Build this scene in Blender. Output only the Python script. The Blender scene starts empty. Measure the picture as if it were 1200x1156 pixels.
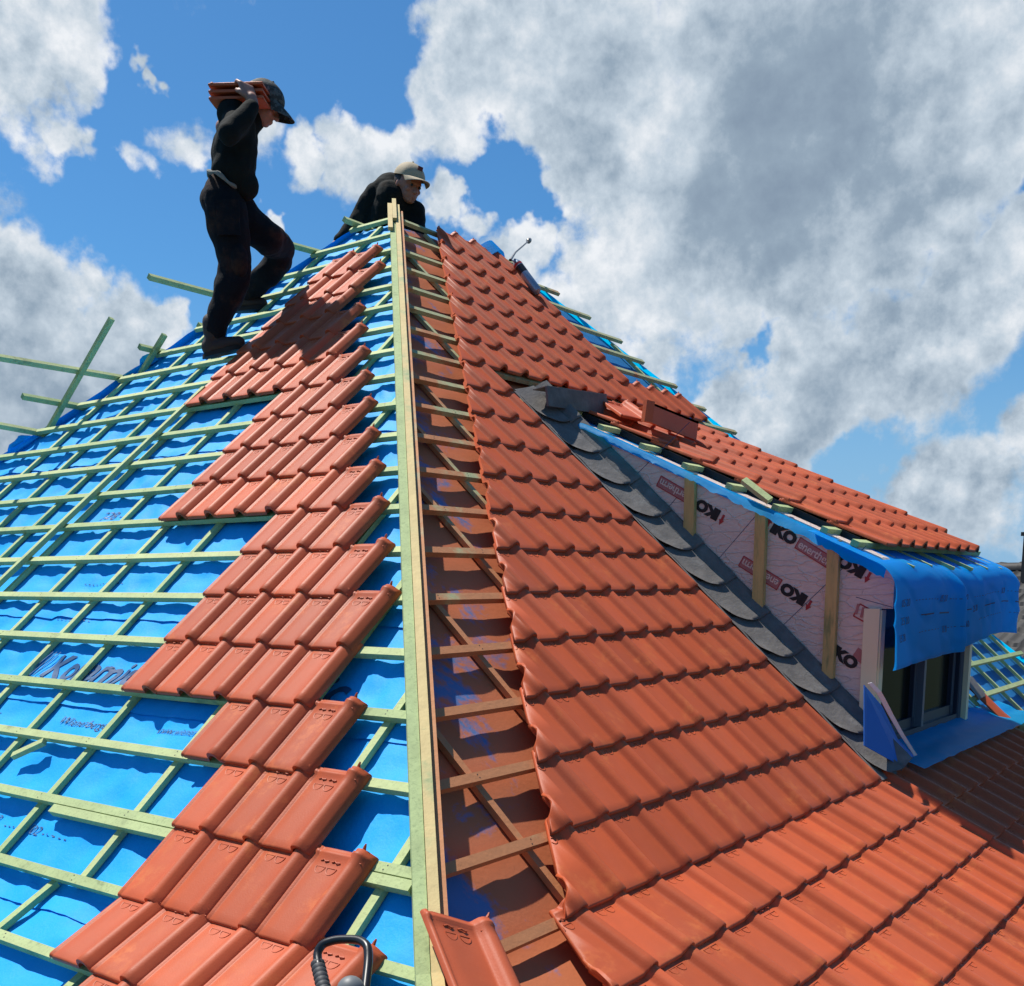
import bpy, bmesh, math, random
from mathutils import Vector, Matrix, noise, Quaternion
random.seed(7)
sc = bpy.context.scene
COL = sc.collection
V = Vector
rad = math.radians
# ------------------------------------------------------------------ camera
S = 0.68                                    # metres per unit of the survey below
C0 = V((-7.56258, -6.91625, -3.16209)) * S
YAW, PIT, ROL, FPX, PY = rad(36.767), rad(-9.810), rad(-0.136), 1273.732, 903.154
_f = V((math.cos(PIT)*math.cos(YAW), math.cos(PIT)*math.sin(YAW), math.sin(PIT)))
_r = _f.cross(V((0, 0, 1))).normalized()
_u = _r.cross(_f)
CR = _r*math.cos(ROL) + _u*math.sin(ROL)
CU = -_r*math.sin(ROL) + _u*math.cos(ROL)
CF = _f
cam_d = bpy.data.cameras.new("camera")
cam = bpy.data.objects.new("camera", cam_d)
COL.objects.link(cam)
M = Matrix((CR, CU, -CF)).transposed().to_4x4()
M.translation = C0
cam.matrix_world = M
cam_d.sensor_width = 36
cam_d.lens = FPX/1200*36
cam_d.shift_y = (PY-578)/1200
cam_d.clip_end = 5000
sc.camera = cam

# ------------------------------------------------------------------ sun + world
SUN_EL, SUN_AZ = rad(63.5), rad(87)          # azimuth from +X, counter-clockwise
sun_dir = V((math.cos(SUN_EL)*math.cos(SUN_AZ), math.cos(SUN_EL)*math.sin(SUN_AZ), math.sin(SUN_EL)))
sl = bpy.data.lights.new("sun", 'SUN')
sl.energy = 5.0
sl.angle = rad(0.7)
sl.color = (1.0, 0.95, 0.87)
so = bpy.data.objects.new("sun", sl)
COL.objects.link(so)
so.rotation_euler = sun_dir.to_track_quat('Z', 'Y').to_euler()
so.location = (0, 0, 30)
sc.view_settings.view_transform = 'Standard'
sc.view_settings.look = 'None'
sc.view_settings.exposure = 0.22
sc.view_settings.gamma = 1.0
sc.view_settings.use_curve_mapping = False

def ray(x, y):
    return (CF + CR*((x-600)/FPX) - CU*((y-PY)/FPX))
def hit(x, y, P, n):
    d = ray(x, y)
    t = (V(P)-C0).dot(V(n))/d.dot(V(n))
    return C0 + d*t

world = bpy.data.worlds.new("World")
sc.world = world
world.use_nodes = True
NT = world.node_tree
NT.nodes.clear()

class G:
    """small helper for building node graphs"""
    def __init__(s, nt): s.nt = nt
    def n(s, typ, **kw):
        nd = s.nt.nodes.new(typ)
        for k, v in kw.items(): setattr(nd, k, v)
        return nd
    def l(s, a, b): s.nt.links.new(a, b)
    def put(s, sock, v):
        if isinstance(v, bpy.types.NodeSocket): s.l(v, sock)
        elif v is not None: sock.default_value = v
    def m(s, op, a, b=None, c=None, clamp=False):
        nd = s.n('ShaderNodeMath', operation=op, use_clamp=clamp)
        s.put(nd.inputs[0], a)
        if b is not None: s.put(nd.inputs[1], b)
        if c is not None: s.put(nd.inputs[2], c)
        return nd.outputs[0]
    def vm(s, op, a, b=None, out=0):
        nd = s.n('ShaderNodeVectorMath', operation=op)
        s.put(nd.inputs[0], a)
        if b is not None: s.put(nd.inputs[1], b)
        return nd.outputs[out]
    def mr(s, v, a, b, c=0.0, d=1.0, mode='SMOOTHSTEP'):
        nd = s.n('ShaderNodeMapRange', interpolation_type=mode)
        s.put(nd.inputs[0], v)
        for i, x in enumerate((a, b, c, d)): nd.inputs[i+1].default_value = x
        return nd.outputs[0]
    def noise(s, vec, scale, detail=4, rough=0.55, out=0, dist=0.0):
        nd = s.n('ShaderNodeTexNoise')
        if vec is not None: s.l(vec, nd.inputs['Vector'])
        nd.inputs['Scale'].default_value = scale
        nd.inputs['Detail'].default_value = detail
        nd.inputs['Roughness'].default_value = rough
        nd.inputs['Distortion'].default_value = dist
        return nd.outputs[out]
    def mix(s, f, a, b, blend='MIX'):
        nd = s.n('ShaderNodeMix', data_type='RGBA', blend_type=blend)
        s.put(nd.inputs[0], f)
        s.put(nd.inputs[6], (*a, 1) if isinstance(a, tuple) and len(a) == 3 else a)
        s.put(nd.inputs[7], (*b, 1) if isinstance(b, tuple) and len(b) == 3 else b)
        return nd.outputs[2]

def build_world():
    g = G(NT)
    tc = g.n('ShaderNodeTexCoord')
    D = tc.outputs['Generated']
    sky = g.n('ShaderNodeTexSky', sky_type='NISHITA')
    sky.sun_disc = False
    sky.sun_elevation = SUN_EL
    sky.sun_rotation = math.pi/2 - SUN_AZ
    sky.altitude = 100
    sky.air_density = 1.0
    sky.dust_density = 0.6
    sky.ozone_density = 2.5
    skyc = g.mix(1.0, sky.outputs[0], (0.42, 0.86, 1.16), 'MULTIPLY')
    sz = g.n('ShaderNodeSeparateXYZ'); g.l(D, sz.inputs[0])
    skyc = g.mix(g.mr(sz.outputs[2], 0.26, 0.0, 0.0, 0.85), skyc, (2.9, 5.0, 7.6))
    # domain warp for ragged edges
    wn = g.noise(D, 6.0, 5, 0.6, out=1)
    w = g.vm('SUBTRACT', wn, (0.5, 0.5, 0.5))
    w = g.vm('MULTIPLY', w, (0.13, 0.13, 0.13))
    wn2 = g.noise(D, 24.0, 4, 0.6, out=1)
    w2 = g.vm('MULTIPLY', g.vm('SUBTRACT', wn2, (0.5, 0.5, 0.5)), (0.035, 0.035, 0.035))
    Dw = g.vm('ADD', g.vm('ADD', D, w), w2)
    def blobs(lst, vec):
        acc = None
        for x, y, r, a in lst:
            d = ray(x, y).normalized()
            nd = g.vm('DISTANCE', vec, tuple(d), out=1)
            s_ = ray(x, y).length
            rr = r/FPX/s_
            o = g.mr(nd, rr*0.15, rr*1.45, a, 0.0)
            acc = o if acc is None else g.m('MAXIMUM', acc, o)
        return acc
    pos = [(860,130,210,1),(1060,120,220,1),(1180,90,180,1),(700,130,170,1),(590,90,110,1),(520,150,75,.9),(450,165,60,.88),
           (400,160,48,.82),(350,160,36,.7),(380,130,36,.75),(880,280,170,1),(740,320,150,1),(690,400,120,1),(1050,260,110,.9),(660,300,60,.9),(610,290,55,.9),(510,252,34,.85),(540,262,30,.7),
           (960,450,110,1),(1060,420,110,1),(1130,370,110,1),(1190,330,90,1),(860,480,70,.9),(1160,300,60,.8),
           (1140,600,95,.85),(1190,520,45,.75),(1040,560,22,.5),(930,520,60,.7),
           (50,35,80,.85),(-10,70,80,.85),(110,70,45,.7),(60,130,50,.62),(20,150,50,.6),(190,55,24,.95),(205,78,20,.9),(225,160,40,.62),(190,180,30,.6),(160,175,22,.5),(100,145,34,.7),(70,140,40,.8),(285,150,34,.5),
           (20,330,60,.85),(60,380,90,1),(140,410,90,1),(30,450,130,1),(200,385,34,.85),(100,330,40,.75),(325,248,20,.9),(300,85,14,.4),(335,100,14,.4),
           (330,-120,160,.7),(1400,200,300,.9),(-200,300,200,.8),(600,-300,250,.8),(-300,-100,250,.7)]
    neg = [(592,200,42,.8),(625,225,24,.6),(902,412,24,.5),(560,235,30,.6),(1195,232,24,.7),(1010,545,60,.5),(405,75,80,.6)]
    P = blobs(pos, Dw)
    N = blobs(neg, Dw)
    fb = g.noise(D, 7.0, 12, 0.66)
    fbm = g.m('SUBTRACT', fb, 0.5)
    dens = g.m('ADD', g.m('SUBTRACT', P, N), g.m('MULTIPLY', fbm, 2.0))
    fb2 = g.noise(D, 4.2, 10, 0.66)
    wis = g.m('MULTIPLY', g.m('SUBTRACT', fb2, 0.60), 2.2)
    dens = g.m('MAXIMUM', dens, wis)
    alpha = g.mr(dens, 0.30, 0.66)
    # light comes from behind: thin rims are white, the thick middle goes grey
    thick = g.mr(dens, 0.40, 1.15)
    off = tuple(sun_dir*0.020)
    Do = g.vm('ADD', D, off)
    fa = g.noise(D, 11.0, 10, 0.60); fo = g.noise(Do, 11.0, 10, 0.60)
    rel = g.m('MULTIPLY', g.m('SUBTRACT', fa, fo), 2.0)
    grey = [(960,150,250,.95),(880,250,160,.9),(1100,240,120,.8),(720,60,140,.55),(780,340,60,.5),(1130,90,140,.5),(960,500,90,.75),(1110,480,70,.5),
            (170,-40,90,.8),(110,-10,60,.6),(60,470,120,.85),(150,440,60,.6),(1150,640,60,.4),(600,110,90,.35),(40,400,60,.6)]
    Gm = blobs(grey, Dw)
    sh = g.m('SUBTRACT', g.m('ADD', 0.80, g.m('MULTIPLY', rel, g.m('SUBTRACT', 1.0, g.m('MULTIPLY', Gm, 0.6)))), g.m('MULTIPLY', g.m('MULTIPLY', Gm, thick), 0.44))
    sh = g.m('ADD', sh, g.m('MULTIPLY', g.m('MULTIPLY', g.m('SUBTRACT', g.noise(D, 5.0, 8, 0.60), 0.5), 0.75), g.m('SUBTRACT', 1.0, g.m('MULTIPLY', Gm, 0.45))))
    ramp = g.n('ShaderNodeValToRGB')
    g.l(sh, ramp.inputs[0])
    e = ramp.color_ramp.elements
    e[0].position = 0.12; e[0].color = (0.20, 0.27, 0.37, 1)
    e[1].position = 1.0; e[1].color = (0.86, 0.89, 0.93, 1)
    m1 = e.new(0.45); m1.color = (0.30, 0.39, 0.49, 1)
    m2 = e.new(0.72); m2.color = (0.54, 0.63, 0.72, 1)
    bg1 = g.n('ShaderNodeBackground'); g.l(skyc, bg1.inputs[0]); bg1.inputs[1].default_value = 0.086
    bg2 = g.n('ShaderNodeBackground'); g.l(ramp.outputs[0], bg2.inputs[0]); bg2.inputs[1].default_value = 0.86
    mx = g.n('ShaderNodeMixShader')
    g.l(alpha, mx.inputs[0]); g.l(bg1.outputs[0], mx.inputs[1]); g.l(bg2.outputs[0], mx.inputs[2])
    out = g.n('ShaderNodeOutputWorld')
    g.l(mx.outputs[0], out.inputs[0])
    world.cycles.sampling_method = 'MANUAL'
    world.cycles.sample_map_resolution = 1024
build_world()

# ------------------------------------------------------------------ materials
def mat(name, col, rough=0.6, var=0.0, vscale=8.0, col2=None, c2scale=3.0, c2lo=0.45, c2hi=0.65, bump=0.0, bscale=60.0,
        stretch=None, metal=0.0, spec=0.5, rnd=0.0, coat=0.0, trans=None, sss=None, extra=None):
    m = bpy.data.materials.new(name)
    m.use_nodes = True
    g = G(m.node_tree)
    bs = m.node_tree.nodes['Principled BSDF']
    tc = g.n('ShaderNodeTexCoord')
    vec = tc.outputs['Object']
    if stretch:
        mp = g.n('ShaderNodeMapping'); g.l(vec, mp.inputs[0]); mp.inputs['Scale'].default_value = stretch; vec = mp.outputs[0]
    c = g.mix(0.0, col, col)
    if var:
        nz = g.noise(vec, vscale, 6, 0.6)
        f = g.m('MULTIPLY_ADD', g.m('SUBTRACT', nz, 0.5), 2*var, 1.0)
        vv = g.n('ShaderNodeCombineXYZ')
        for i in range(3): g.l(f, vv.inputs[i])
        c = g.mix(1.0, c, vv.outputs[0], 'MULTIPLY')
    if col2:
        nz = g.noise(vec, c2scale, 7, 0.62)
        c = g.mix(g.mr(nz, c2lo, c2hi), c, col2)
    if rnd:
        oi = g.n('ShaderNodeObjectInfo')
        f = g.m('MULTIPLY_ADD', g.m('SUBTRACT', oi.outputs['Random'], 0.5), 2*rnd, 1.0)
        vv = g.n('ShaderNodeCombineXYZ')
        for i in range(3): g.l(f, vv.inputs[i])
        c = g.mix(1.0, c, vv.outputs[0], 'MULTIPLY')
    if extra: c = extra(g, tc, c, bs)
    g.l(c, bs.inputs['Base Color'])
    bs.inputs['Roughness'].default_value = rough
    bs.inputs['Metallic'].default_value = metal
    bs.inputs['Specular IOR Level'].default_value = spec
    if coat: bs.inputs['Coat Weight'].default_value = coat; bs.inputs['Coat Roughness'].default_value = 0.35
    if bump:
        bn = g.n('ShaderNodeBump')
        bn.inputs['Distance'].default_value = 0.004
        bn.inputs['Strength'].default_value = bump
        g.l(g.noise(vec, bscale, 6, 0.6), bn.inputs['Height'])
        g.l(bn.outputs[0], bs.inputs['Normal'])
    return m

def tile_extra(g, tc, c, bs):
    geo = g.n('ShaderNodeNewGeometry')
    oi = g.n('ShaderNodeObjectInfo')
    p = geo.outputs['Position']
    n1 = g.noise(p, 5.0, 7, 0.65)
    n2 = g.noise(p, 40.0, 4, 0.6)
    f = g.m('MULTIPLY', g.mr(n1, 0.52, 0.70), g.mr(n2, 0.35, 0.62))
    c = g.mix(g.m('MULTIPLY', f, 0.75), c, (0.64, 0.165, 0.050))
    n3 = g.noise(p, 130.0, 3, 0.7)
    c = g.mix(g.mr(n3, 0.70, 0.78, 0, 0.35), c, (0.30, 0.10, 0.06))
    n4 = g.noise(p, 2.2, 5, 0.6)
    c = g.mix(g.mr(n4, 0.35, 0.7, 0, 0.25), c, (0.36, 0.115, 0.07))
    return c
MT = {}
MT['tile'] = mat('terracotta', (0.52, 0.101, 0.036), 0.50, var=0.12, vscale=16, rnd=0.16, bump=0.12, bscale=220, spec=0.2, extra=tile_extra)
def wood_extra(g, tc, c, bs):
    oi = g.n('ShaderNodeObjectInfo')
    geo = g.n('ShaderNodeNewGeometry')
    wv = g.noise(geo.outputs['Position'], 95.0, 3, 0.7)
    c = g.mix(g.mr(wv, 0.50, 0.70, 0, 0.55), c, (0.20, 0.27, 0.11))
    kn = g.noise(geo.outputs['Position'], 7.0, 5, 0.7)
    c = g.mix(g.mr(kn, 0.58, 0.70, 0, 0.65), c, (0.13, 0.19, 0.08))
    c = g.mix(g.mr(oi.outputs['Random'], 0.0, 1.0, 0, 0.35), c, (0.56, 0.50, 0.25))
    return c
MT['green'] = mat('treated_green_timber', (0.42, 0.52, 0.225), 0.75, rnd=.14, var=0.35, vscale=9, bump=0.5, bscale=40, extra=wood_extra)
def clay_wood(g, tc, c, bs):
    c = wood_extra(g, tc, c, bs)
    geo = g.n('ShaderNodeNewGeometry')
    sx = g.n('ShaderNodeSeparateXYZ'); g.l(geo.outputs['Position'], sx.inputs[0])
    nz = g.noise(geo.outputs['Position'], 4.5, 6, 0.65)
    low = g.mr(sx.outputs[2], -0.3, -2.6, -0.06, 0.30, 'LINEAR')
    f = g.mr(g.m('ADD', nz, low), 0.50, 0.68, 0, 0.88)
    return g.mix(f, c, (0.50, 0.16, 0.055))
MT['claywood'] = mat('treated_timber_with_clay_dust', (0.40, 0.42, 0.22), 0.75, var=0.2, vscale=9, bump=0.5, bscale=40, extra=clay_wood)
MT['tan'] = mat('tan_timber', (0.62, 0.47, 0.20), 0.7, var=0.25, vscale=12, col2=(0.30, 0.36, 0.16), c2scale=6, c2lo=.5, c2hi=.7, bump=0.5, bscale=40)
MT['brown'] = mat('clay_stained_timber', (0.52, 0.22, 0.09), 0.75, var=0.25, vscale=12, col2=(0.42, 0.36, 0.2), c2scale=5, c2lo=.5, c2hi=.7, bump=0.5, bscale=40)
MT['stud'] = mat('yellow_pine', (0.62, 0.42, 0.15), 0.65, var=0.25, vscale=14, col2=(0.25, 0.25, 0.09), c2scale=9, c2lo=.5, c2hi=.7, stretch=(3, 3, .5), bump=0.3)
def felt_extra(g, tc, c, bs):
    geo = g.n('ShaderNodeNewGeometry')
    p = geo.outputs['Position']
    n1 = g.noise(p, 2.0, 6, 0.6)
    c = g.mix(g.mr(n1, 0.45, 0.75, 0, 0.22), c, (0.03, 0.43, 0.90))
    n2 = g.noise(p, 180.0, 2, 0.6)
    c = g.mix(g.mr(n2, 0.45, 0.7, 0, 0.16), c, (0.08, 0.46, 0.90))
    return c
MT['felt'] = mat('blue_underlay', (0.0, 0.365, 0.90), 0.62, var=0.10, vscale=5, bump=0.35, bscale=70, spec=0.22, extra=felt_extra)
def felt_clay(g, tc, c, bs):
    geo = g.n('ShaderNodeNewGeometry')
    p = geo.outputs['Position']
    sx = g.n('ShaderNodeSeparateXYZ'); g.l(p, sx.inputs[0])
    # clay dust settles near the tile edge: distance from the bare hip strip
    d = g.m('ADD', g.m('MULTIPLY', sx.outputs[2], -1.15), g.m('MULTIPLY', sx.outputs[0], 1.0))   # 0 at hip, grows to the right
    n1 = g.noise(p, 3.4, 7, 0.62, dist=0.6)
    n0 = g.noise(p, 26.0, 5, 0.7)
    f = g.m('ADD', g.m('ADD', n1, g.m('MULTIPLY', g.m('SUBTRACT', n0, .5), .3)), g.m('MULTIPLY', g.m('SUBTRACT', d, 0.18), 0.55))
    f = g.m('MULTIPLY', g.mr(f, 0.39, 0.54, 0.12, 0.95), g.mr(sx.outputs[0], .2, 1.2, 1, 0))
    c = g.mix(f, c, (0.50, 0.145, 0.045))
    return c
MT['feltclay'] = mat('blue_underlay_with_clay_dust', (0.02, 0.17, 0.42), 0.65, var=0.2, spec=.2, vscale=6, bump=0.3, bscale=60, extra=felt_clay)
MT['felt2'] = mat('blue_sheet', (0.0, 0.46, 0.95), 0.5, var=0.08, vscale=4, bump=0.2, bscale=60)
def add_trans(m, col, f):
    nt_ = m.node_tree; g = G(nt_); bs = nt_.nodes['Principled BSDF']; out = nt_.nodes['Material Output']
    tr_ = g.n('ShaderNodeBsdfTranslucent'); tr_.inputs[0].default_value = (*col, 1)
    mx = g.n('ShaderNodeMixShader'); mx.inputs[0].default_value = f
    g.l(bs.outputs[0], mx.inputs[1]); g.l(tr_.outputs[0], mx.inputs[2]); g.l(mx.outputs[0], out.inputs[0])
add_trans(MT['felt2'], (0.0, 0.62, 1.0), 0.6)
MT['feltdark'] = mat('dark_blue_sheet', (0.0, 0.12, 0.50), 0.55, var=0.1)
MT['white'] = mat('white_plastic', (0.88, 0.88, 0.88), 0.5)
MT['ink'] = mat('dark_ink', (0.012, 0.05, 0.12), 0.6)
MT['ink2'] = mat('print_ink', (0.012, 0.075, 0.20), 0.6)
MT['inkfaint'] = mat('faded_ink', (0.02, 0.10, 0.25), 0.6)
MT['black'] = mat('black_ink_and_gap_shade', (0.012, 0.011, 0.012), 0.6)  # printed letters, and the painted shade strip under the dormer tile edge
MT['red'] = mat('red_ink', (0.45, 0.03, 0.03), 0.55)
def foil_extra(g, tc, c, bs):
    geo = g.n('ShaderNodeNewGeometry')
    p = geo.outputs['Position']
    mp = g.n('ShaderNodeMapping'); g.l(p, mp.inputs[0])
    mp.inputs['Rotation'].default_value = (rad(38), 0, 0); mp.inputs['Scale'].default_value = (1, 1.0, 3.2)
    vo = g.n('ShaderNodeTexVoronoi', feature='DISTANCE_TO_EDGE'); vo.inputs['Scale'].default_value = 7
    g.l(g.vm('ADD', mp.outputs[0], g.vm('MULTIPLY', g.noise(p, 9, 4, .6, out=1), (0.12, 0.12, 0.12))), vo.inputs['Vector'])
    crease = g.mr(vo.outputs[0], 0.0, 0.05, 1, 0)
    nz = g.noise(mp.outputs[0], 26, 6, 0.65)
    h = g.m('ADD', g.m('MULTIPLY', crease, 0.8), g.m('MULTIPLY', nz, 1.2))
    bn = g.n('ShaderNodeBump'); bn.inputs['Distance'].default_value = 0.006; bn.inputs['Strength'].default_value = 0.6
    g.l(h, bn.inputs['Height']); g.l(bn.outputs[0], bs.inputs['Normal'])
    return g.mix(g.mr(nz, .4, .7, 0, .35), c, (0.52, 0.38, 0.37))
MT['foil'] = mat('pink_foil', (0.82, 0.64, 0.53), 0.45, var=0.08, metal=0.12, extra=foil_extra)
MT['foamend'] = mat('foam_board_edge', (0.72, 0.62, 0.54), 0.7, var=0.08)
MT['lead'] = mat('lead_sheet', (0.15, 0.138, 0.128), 0.75, spec=.2, var=0.4, vscale=18, col2=(0.20, 0.19, 0.18), c2scale=14, c2lo=.5, c2hi=.75, bump=0.6, bscale=60, metal=0.0)
MT['leadlight'] = mat('weathered_lead', (0.20, 0.18, 0.165), 0.7, var=0.25, vscale=10, bump=0.4, bscale=40, metal=0.3)
MT['cream'] = mat('cream_board', (0.92, 0.78, 0.48), 0.6, var=0.06)
MT['frame'] = mat('navy_window_frame', (0.018, 0.028, 0.052), 0.35, var=0.05)
MT['frameedge'] = mat('grey_window_gasket', (0.12, 0.14, 0.17), 0.4)
MT['glass'] = mat('dark_glass', (0.004, 0.006, 0.005), 0.12, spec=0.08)
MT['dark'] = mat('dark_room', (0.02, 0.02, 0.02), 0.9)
MT['brick'] = mat('brick', (0.28, 0.12, 0.08), 0.85, var=0.25, vscale=4)
MT['darktile'] = mat('dark_roof_tile', (0.013, 0.012, 0.012), 0.65, var=0.4, vscale=2.5, rnd=.1, bump=.5, bscale=14)
MT['grass'] = mat('grass_ground', (0.030, 0.045, 0.016), 0.95, var=0.4, vscale=0.6)
MT['bead'] = mat('sand_mortar', (0.38, 0.33, 0.25), 0.9, var=.3, vscale=40)

# ------------------------------------------------------------------ mesh helpers
class MB:
    def __init__(s): s.v = []; s.f = []
    def add(s, vs, fs):
        b = len(s.v); s.v += [tuple(v) for v in vs]; s.f += [tuple(i+b for i in f) for f in fs]; return s
    def hexa(s, p):   # 8 points: bottom 4 (ccw seen from top), top 4
        return s.add(p, [(3, 2, 1, 0), (4, 5, 6, 7), (0, 1, 5, 4), (1, 2, 6, 5), (2, 3, 7, 6), (3, 0, 4, 7)])
    def beam(s, a, b, up, w, t):
        """box from a to b; 'up' = outward direction; a,b lie on the centre of its TOP face"""
        a, b, up = V(a), V(b), V(up)
        d = (b-a).normalized(); up = (up-d*up.dot(d)).normalized(); sd = d.cross(up)
        p = []
        for o in (-t, 0):
            for e, q in ((a, -1), (a, 1), (b, 1), (b, -1)):
                p.append(e + sd*(w/2*q) + up*o)
        return s.hexa([p[0], p[3], p[2], p[1], p[4], p[7], p[6], p[5]]) if True else s
    def box(s, c, x, y, z, ex=(1, 0, 0), ey=(0, 1, 0), ez=(0, 0, 1)):
        c, ex, ey, ez = V(c), V(ex), V(ey), V(ez)
        p = [c+ex*(x/2*i)+ey*(y/2*j)+ez*(z/2*k) for k in (-1, 1) for i, j in ((-1, -1), (1, -1), (1, 1), (-1, 1))]
        return s.hexa(p)
    def grid(s, fn, nu, nv, closed=False):
        b = len(s.v)
        for j in range(nv+1):
            for i in range(nu+1): s.v.append(tuple(fn(i/nu, j/nv)))
        for j in range(nv):
            for i in range(nu):
                a = b+j*(nu+1)+i; s.f.append((a, a+1, a+nu+2, a+nu+1))
        return s
    def slab(s, fn, nu, nv, th):
        """grid with thickness: th = function or vector offset for underside"""
        b = len(s.v)
        top = []; bot = []
        for j in range(nv+1):
            for i in range(nu+1): top.append(V(fn(i/nu, j/nv)))
        off = V(th)
        s.v += [tuple(p) for p in top]+[tuple(p+off) for p in top]
        n = (nu+1)*(nv+1); W = nu+1
        for j in range(nv):
            for i in range(nu):
                a = b+j*W+i; s.f.append((a, a+1, a+W+1, a+W)); a += n; s.f.append((a, a+W, a+W+1, a+1))
        for i in range(nu):
            a = b+i; s.f.append((a, a+n, a+n+1, a+1)); a = b+nv*W+i; s.f.append((a, a+1, a+n+1, a+n))
        for j in range(nv):
            a = b+j*W; s.f.append((a, a+W, a+W+n, a+n)); a = b+j*W+nu; s.f.append((a, a+n, a+n+W, a+W))
        return s
    def tube(s, pts, r, seg=8, cap=True):
        pts = [V(p) for p in pts]; b = len(s.v); rs = r if isinstance(r, (list, tuple)) else [r]*len(pts)
        ref = None
        for i, p in enumerate(pts):
            d = (pts[min(i+1, len(pts)-1)]-pts[max(i-1, 0)]).normalized()
            if ref is None: ref = d.orthogonal().normalized()
            ref = (ref-d*ref.dot(d)).normalized(); q = d.cross(ref)
            for k in range(seg):
                a = 2*math.pi*k/seg; s.v.append(tuple(p+(ref*math.cos(a)+q*math.sin(a))*rs[i]))
        for i in range(len(pts)-1):
            for k in range(seg):
                a = b+i*seg+k; c = b+i*seg+(k+1) % seg; s.f.append((a, c, c+seg, a+seg))
        if cap:
            s.f.append(tuple(b+k for k in reversed(range(seg)))); s.f.append(tuple(b+(len(pts)-1)*seg+k for k in range(seg)))
        return s
    def prism(s, poly, off):
        b = len(s.v); n = len(poly); off = V(off)
        s.v += [tuple(p) for p in poly]+[tuple(V(p)+off) for p in poly]
        s.f.append(tuple(b+i for i in range(n))); s.f.append(tuple(b+n+i for i in reversed(range(n))))
        for i in range(n):
            j = (i+1) % n; s.f.append((b+i, b+n+i, b+n+j, b+j))
        return s
    def mesh(s, name, m, smooth=False, ang=35):
        me = bpy.data.meshes.new(name); me.from_pydata(s.v, [], s.f)
        bm = bmesh.new(); bm.from_mesh(me); bmesh.ops.recalc_face_normals(bm, faces=bm.faces[:]); bm.to_mesh(me); bm.free()
        if m: me.materials.append(m)
        if smooth:
            for p in me.polygons: p.use_smooth = True
            me.set_sharp_from_angle(angle=rad(ang))
        me.update(); return me
    def build(s, name, m, parent=None, smooth=False, ang=35, **kw):
        return link(name, s.mesh(name, m, smooth, ang), parent, **kw)

def tag(o, label=None, cat=None, group=None, kind=None):
    if label: o['label'] = label
    if cat: o['category'] = cat
    if group: o['group'] = group
    if kind: o['kind'] = kind
    return o
def link(name, me, parent=None, label=None, cat=None, group=None, kind=None):
    o = bpy.data.objects.new(name, me); COL.objects.link(o)
    if parent: o.parent = parent; o.matrix_parent_inverse = parent.matrix_world.inverted()
    return tag(o, label, cat, group, kind)
def thing(name, label, cat, loc=(0, 0, 0), group=None, kind=None):
    o = bpy.data.objects.new(name, None); o.empty_display_size = .1; o.location = loc; COL.objects.link(o)
    o.matrix_world = Matrix.Translation(loc)
    return tag(o, label, cat, group, kind)
def text_mesh(txt, size, ox, oy, oz, extrude=0.0008, shear=0.0, name='text', bold=0.0, space=1.0):
    """flat letters: ox = reading direction, oy = up direction of letters"""
    cu = bpy.data.curves.new(name, 'FONT'); cu.body = txt; cu.size = size; cu.shear = shear; cu.extrude = extrude
    cu.offset = bold; cu.space_character = space; cu.resolution_u = 3
    ob = bpy.data.objects.new(name, cu); COL.objects.link(ob)
    dg = bpy.context.evaluated_depsgraph_get()
    me = bpy.data.meshes.new_from_object(ob.evaluated_get(dg))
    bpy.data.objects.remove(ob)
    ox, oy = V(ox).normalized(), V(oy); oy = (oy-ox*oy.dot(ox)).normalized(); n = ox.cross(oy)
    M4 = Matrix((ox, oy, n)).transposed().to_4x4(); M4.translation = V(oz)
    me.transform(M4); me.materials.clear()
    return me

# ------------------------------------------------------------------ roof geometry (survey)
TL, TR = rad(40.4213), rad(42.4601)
W = 0.27103*S; GR = 0.34*S; GL = 0.353987*S; DH = 0.229526*S
K0, TK, GK = 19.1, rad(28), 0.352*S
nL, nR = V((-math.sin(TL), 0, math.cos(TL))), V((0, -math.sin(TR), math.cos(TR)))
nLk, nRk = V((-math.sin(TK), 0, math.cos(TK))), V((0, -math.sin(TK), math.cos(TK)))
dL, dR = V((-math.cos(TL), 0, -math.sin(TL))), V((0, -math.cos(TR), -math.sin(TR)))
dLk, dRk = V((-math.cos(TK), 0, -math.sin(TK))), V((0, -math.cos(TK), -math.sin(TK)))
def Lp(y, k, h=0.0):
    if k <= K0: return dL*(k*GL) + nL*h + V((0, y, 0))
    return dL*(K0*GL) + dLk*((k-K0)*GK) + nLk*h + V((0, y, 0))
def Rp(x, k, h=0.0):
    if k <= K0: return dR*(k*GR) + nR*h + V((x, 0, 0))
    return dR*(K0*GR) + dRk*((k-K0)*GK) + nRk*h + V((x, 0, 0))
def nLa(k): return nL if k <= K0 else nLk
def nRa(k): return nR if k <= K0 else nRk
def hipx(k): return Lp(0, k).x
def hipy(k): return Rp(0, k).y
def yfar(k): return (0.53+0.215*k)*S
def xright(k): return (1.75+0.20*k)*S
aF = math.atan2(0.229526, 0.215)
nF = V((0, math.sin(aF), math.cos(aF))); PF = V((0, 0.53*S, 0))
dF = V((0, math.cos(aF), -math.sin(aF)))
FH = -0.040          # underlay level below batten tops
BW, BT, CT = 0.030, 0.022, 0.018

def inframe(p, mg=120):
    d = p-C0; w = d.dot(CF)
    if w < .05: return False
    x = 600+FPX*d.dot(CR)/w; y = PY-FPX*d.dot(CU)/w
    return -mg < x < 1200+mg and -mg < y < 1156+mg

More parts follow.
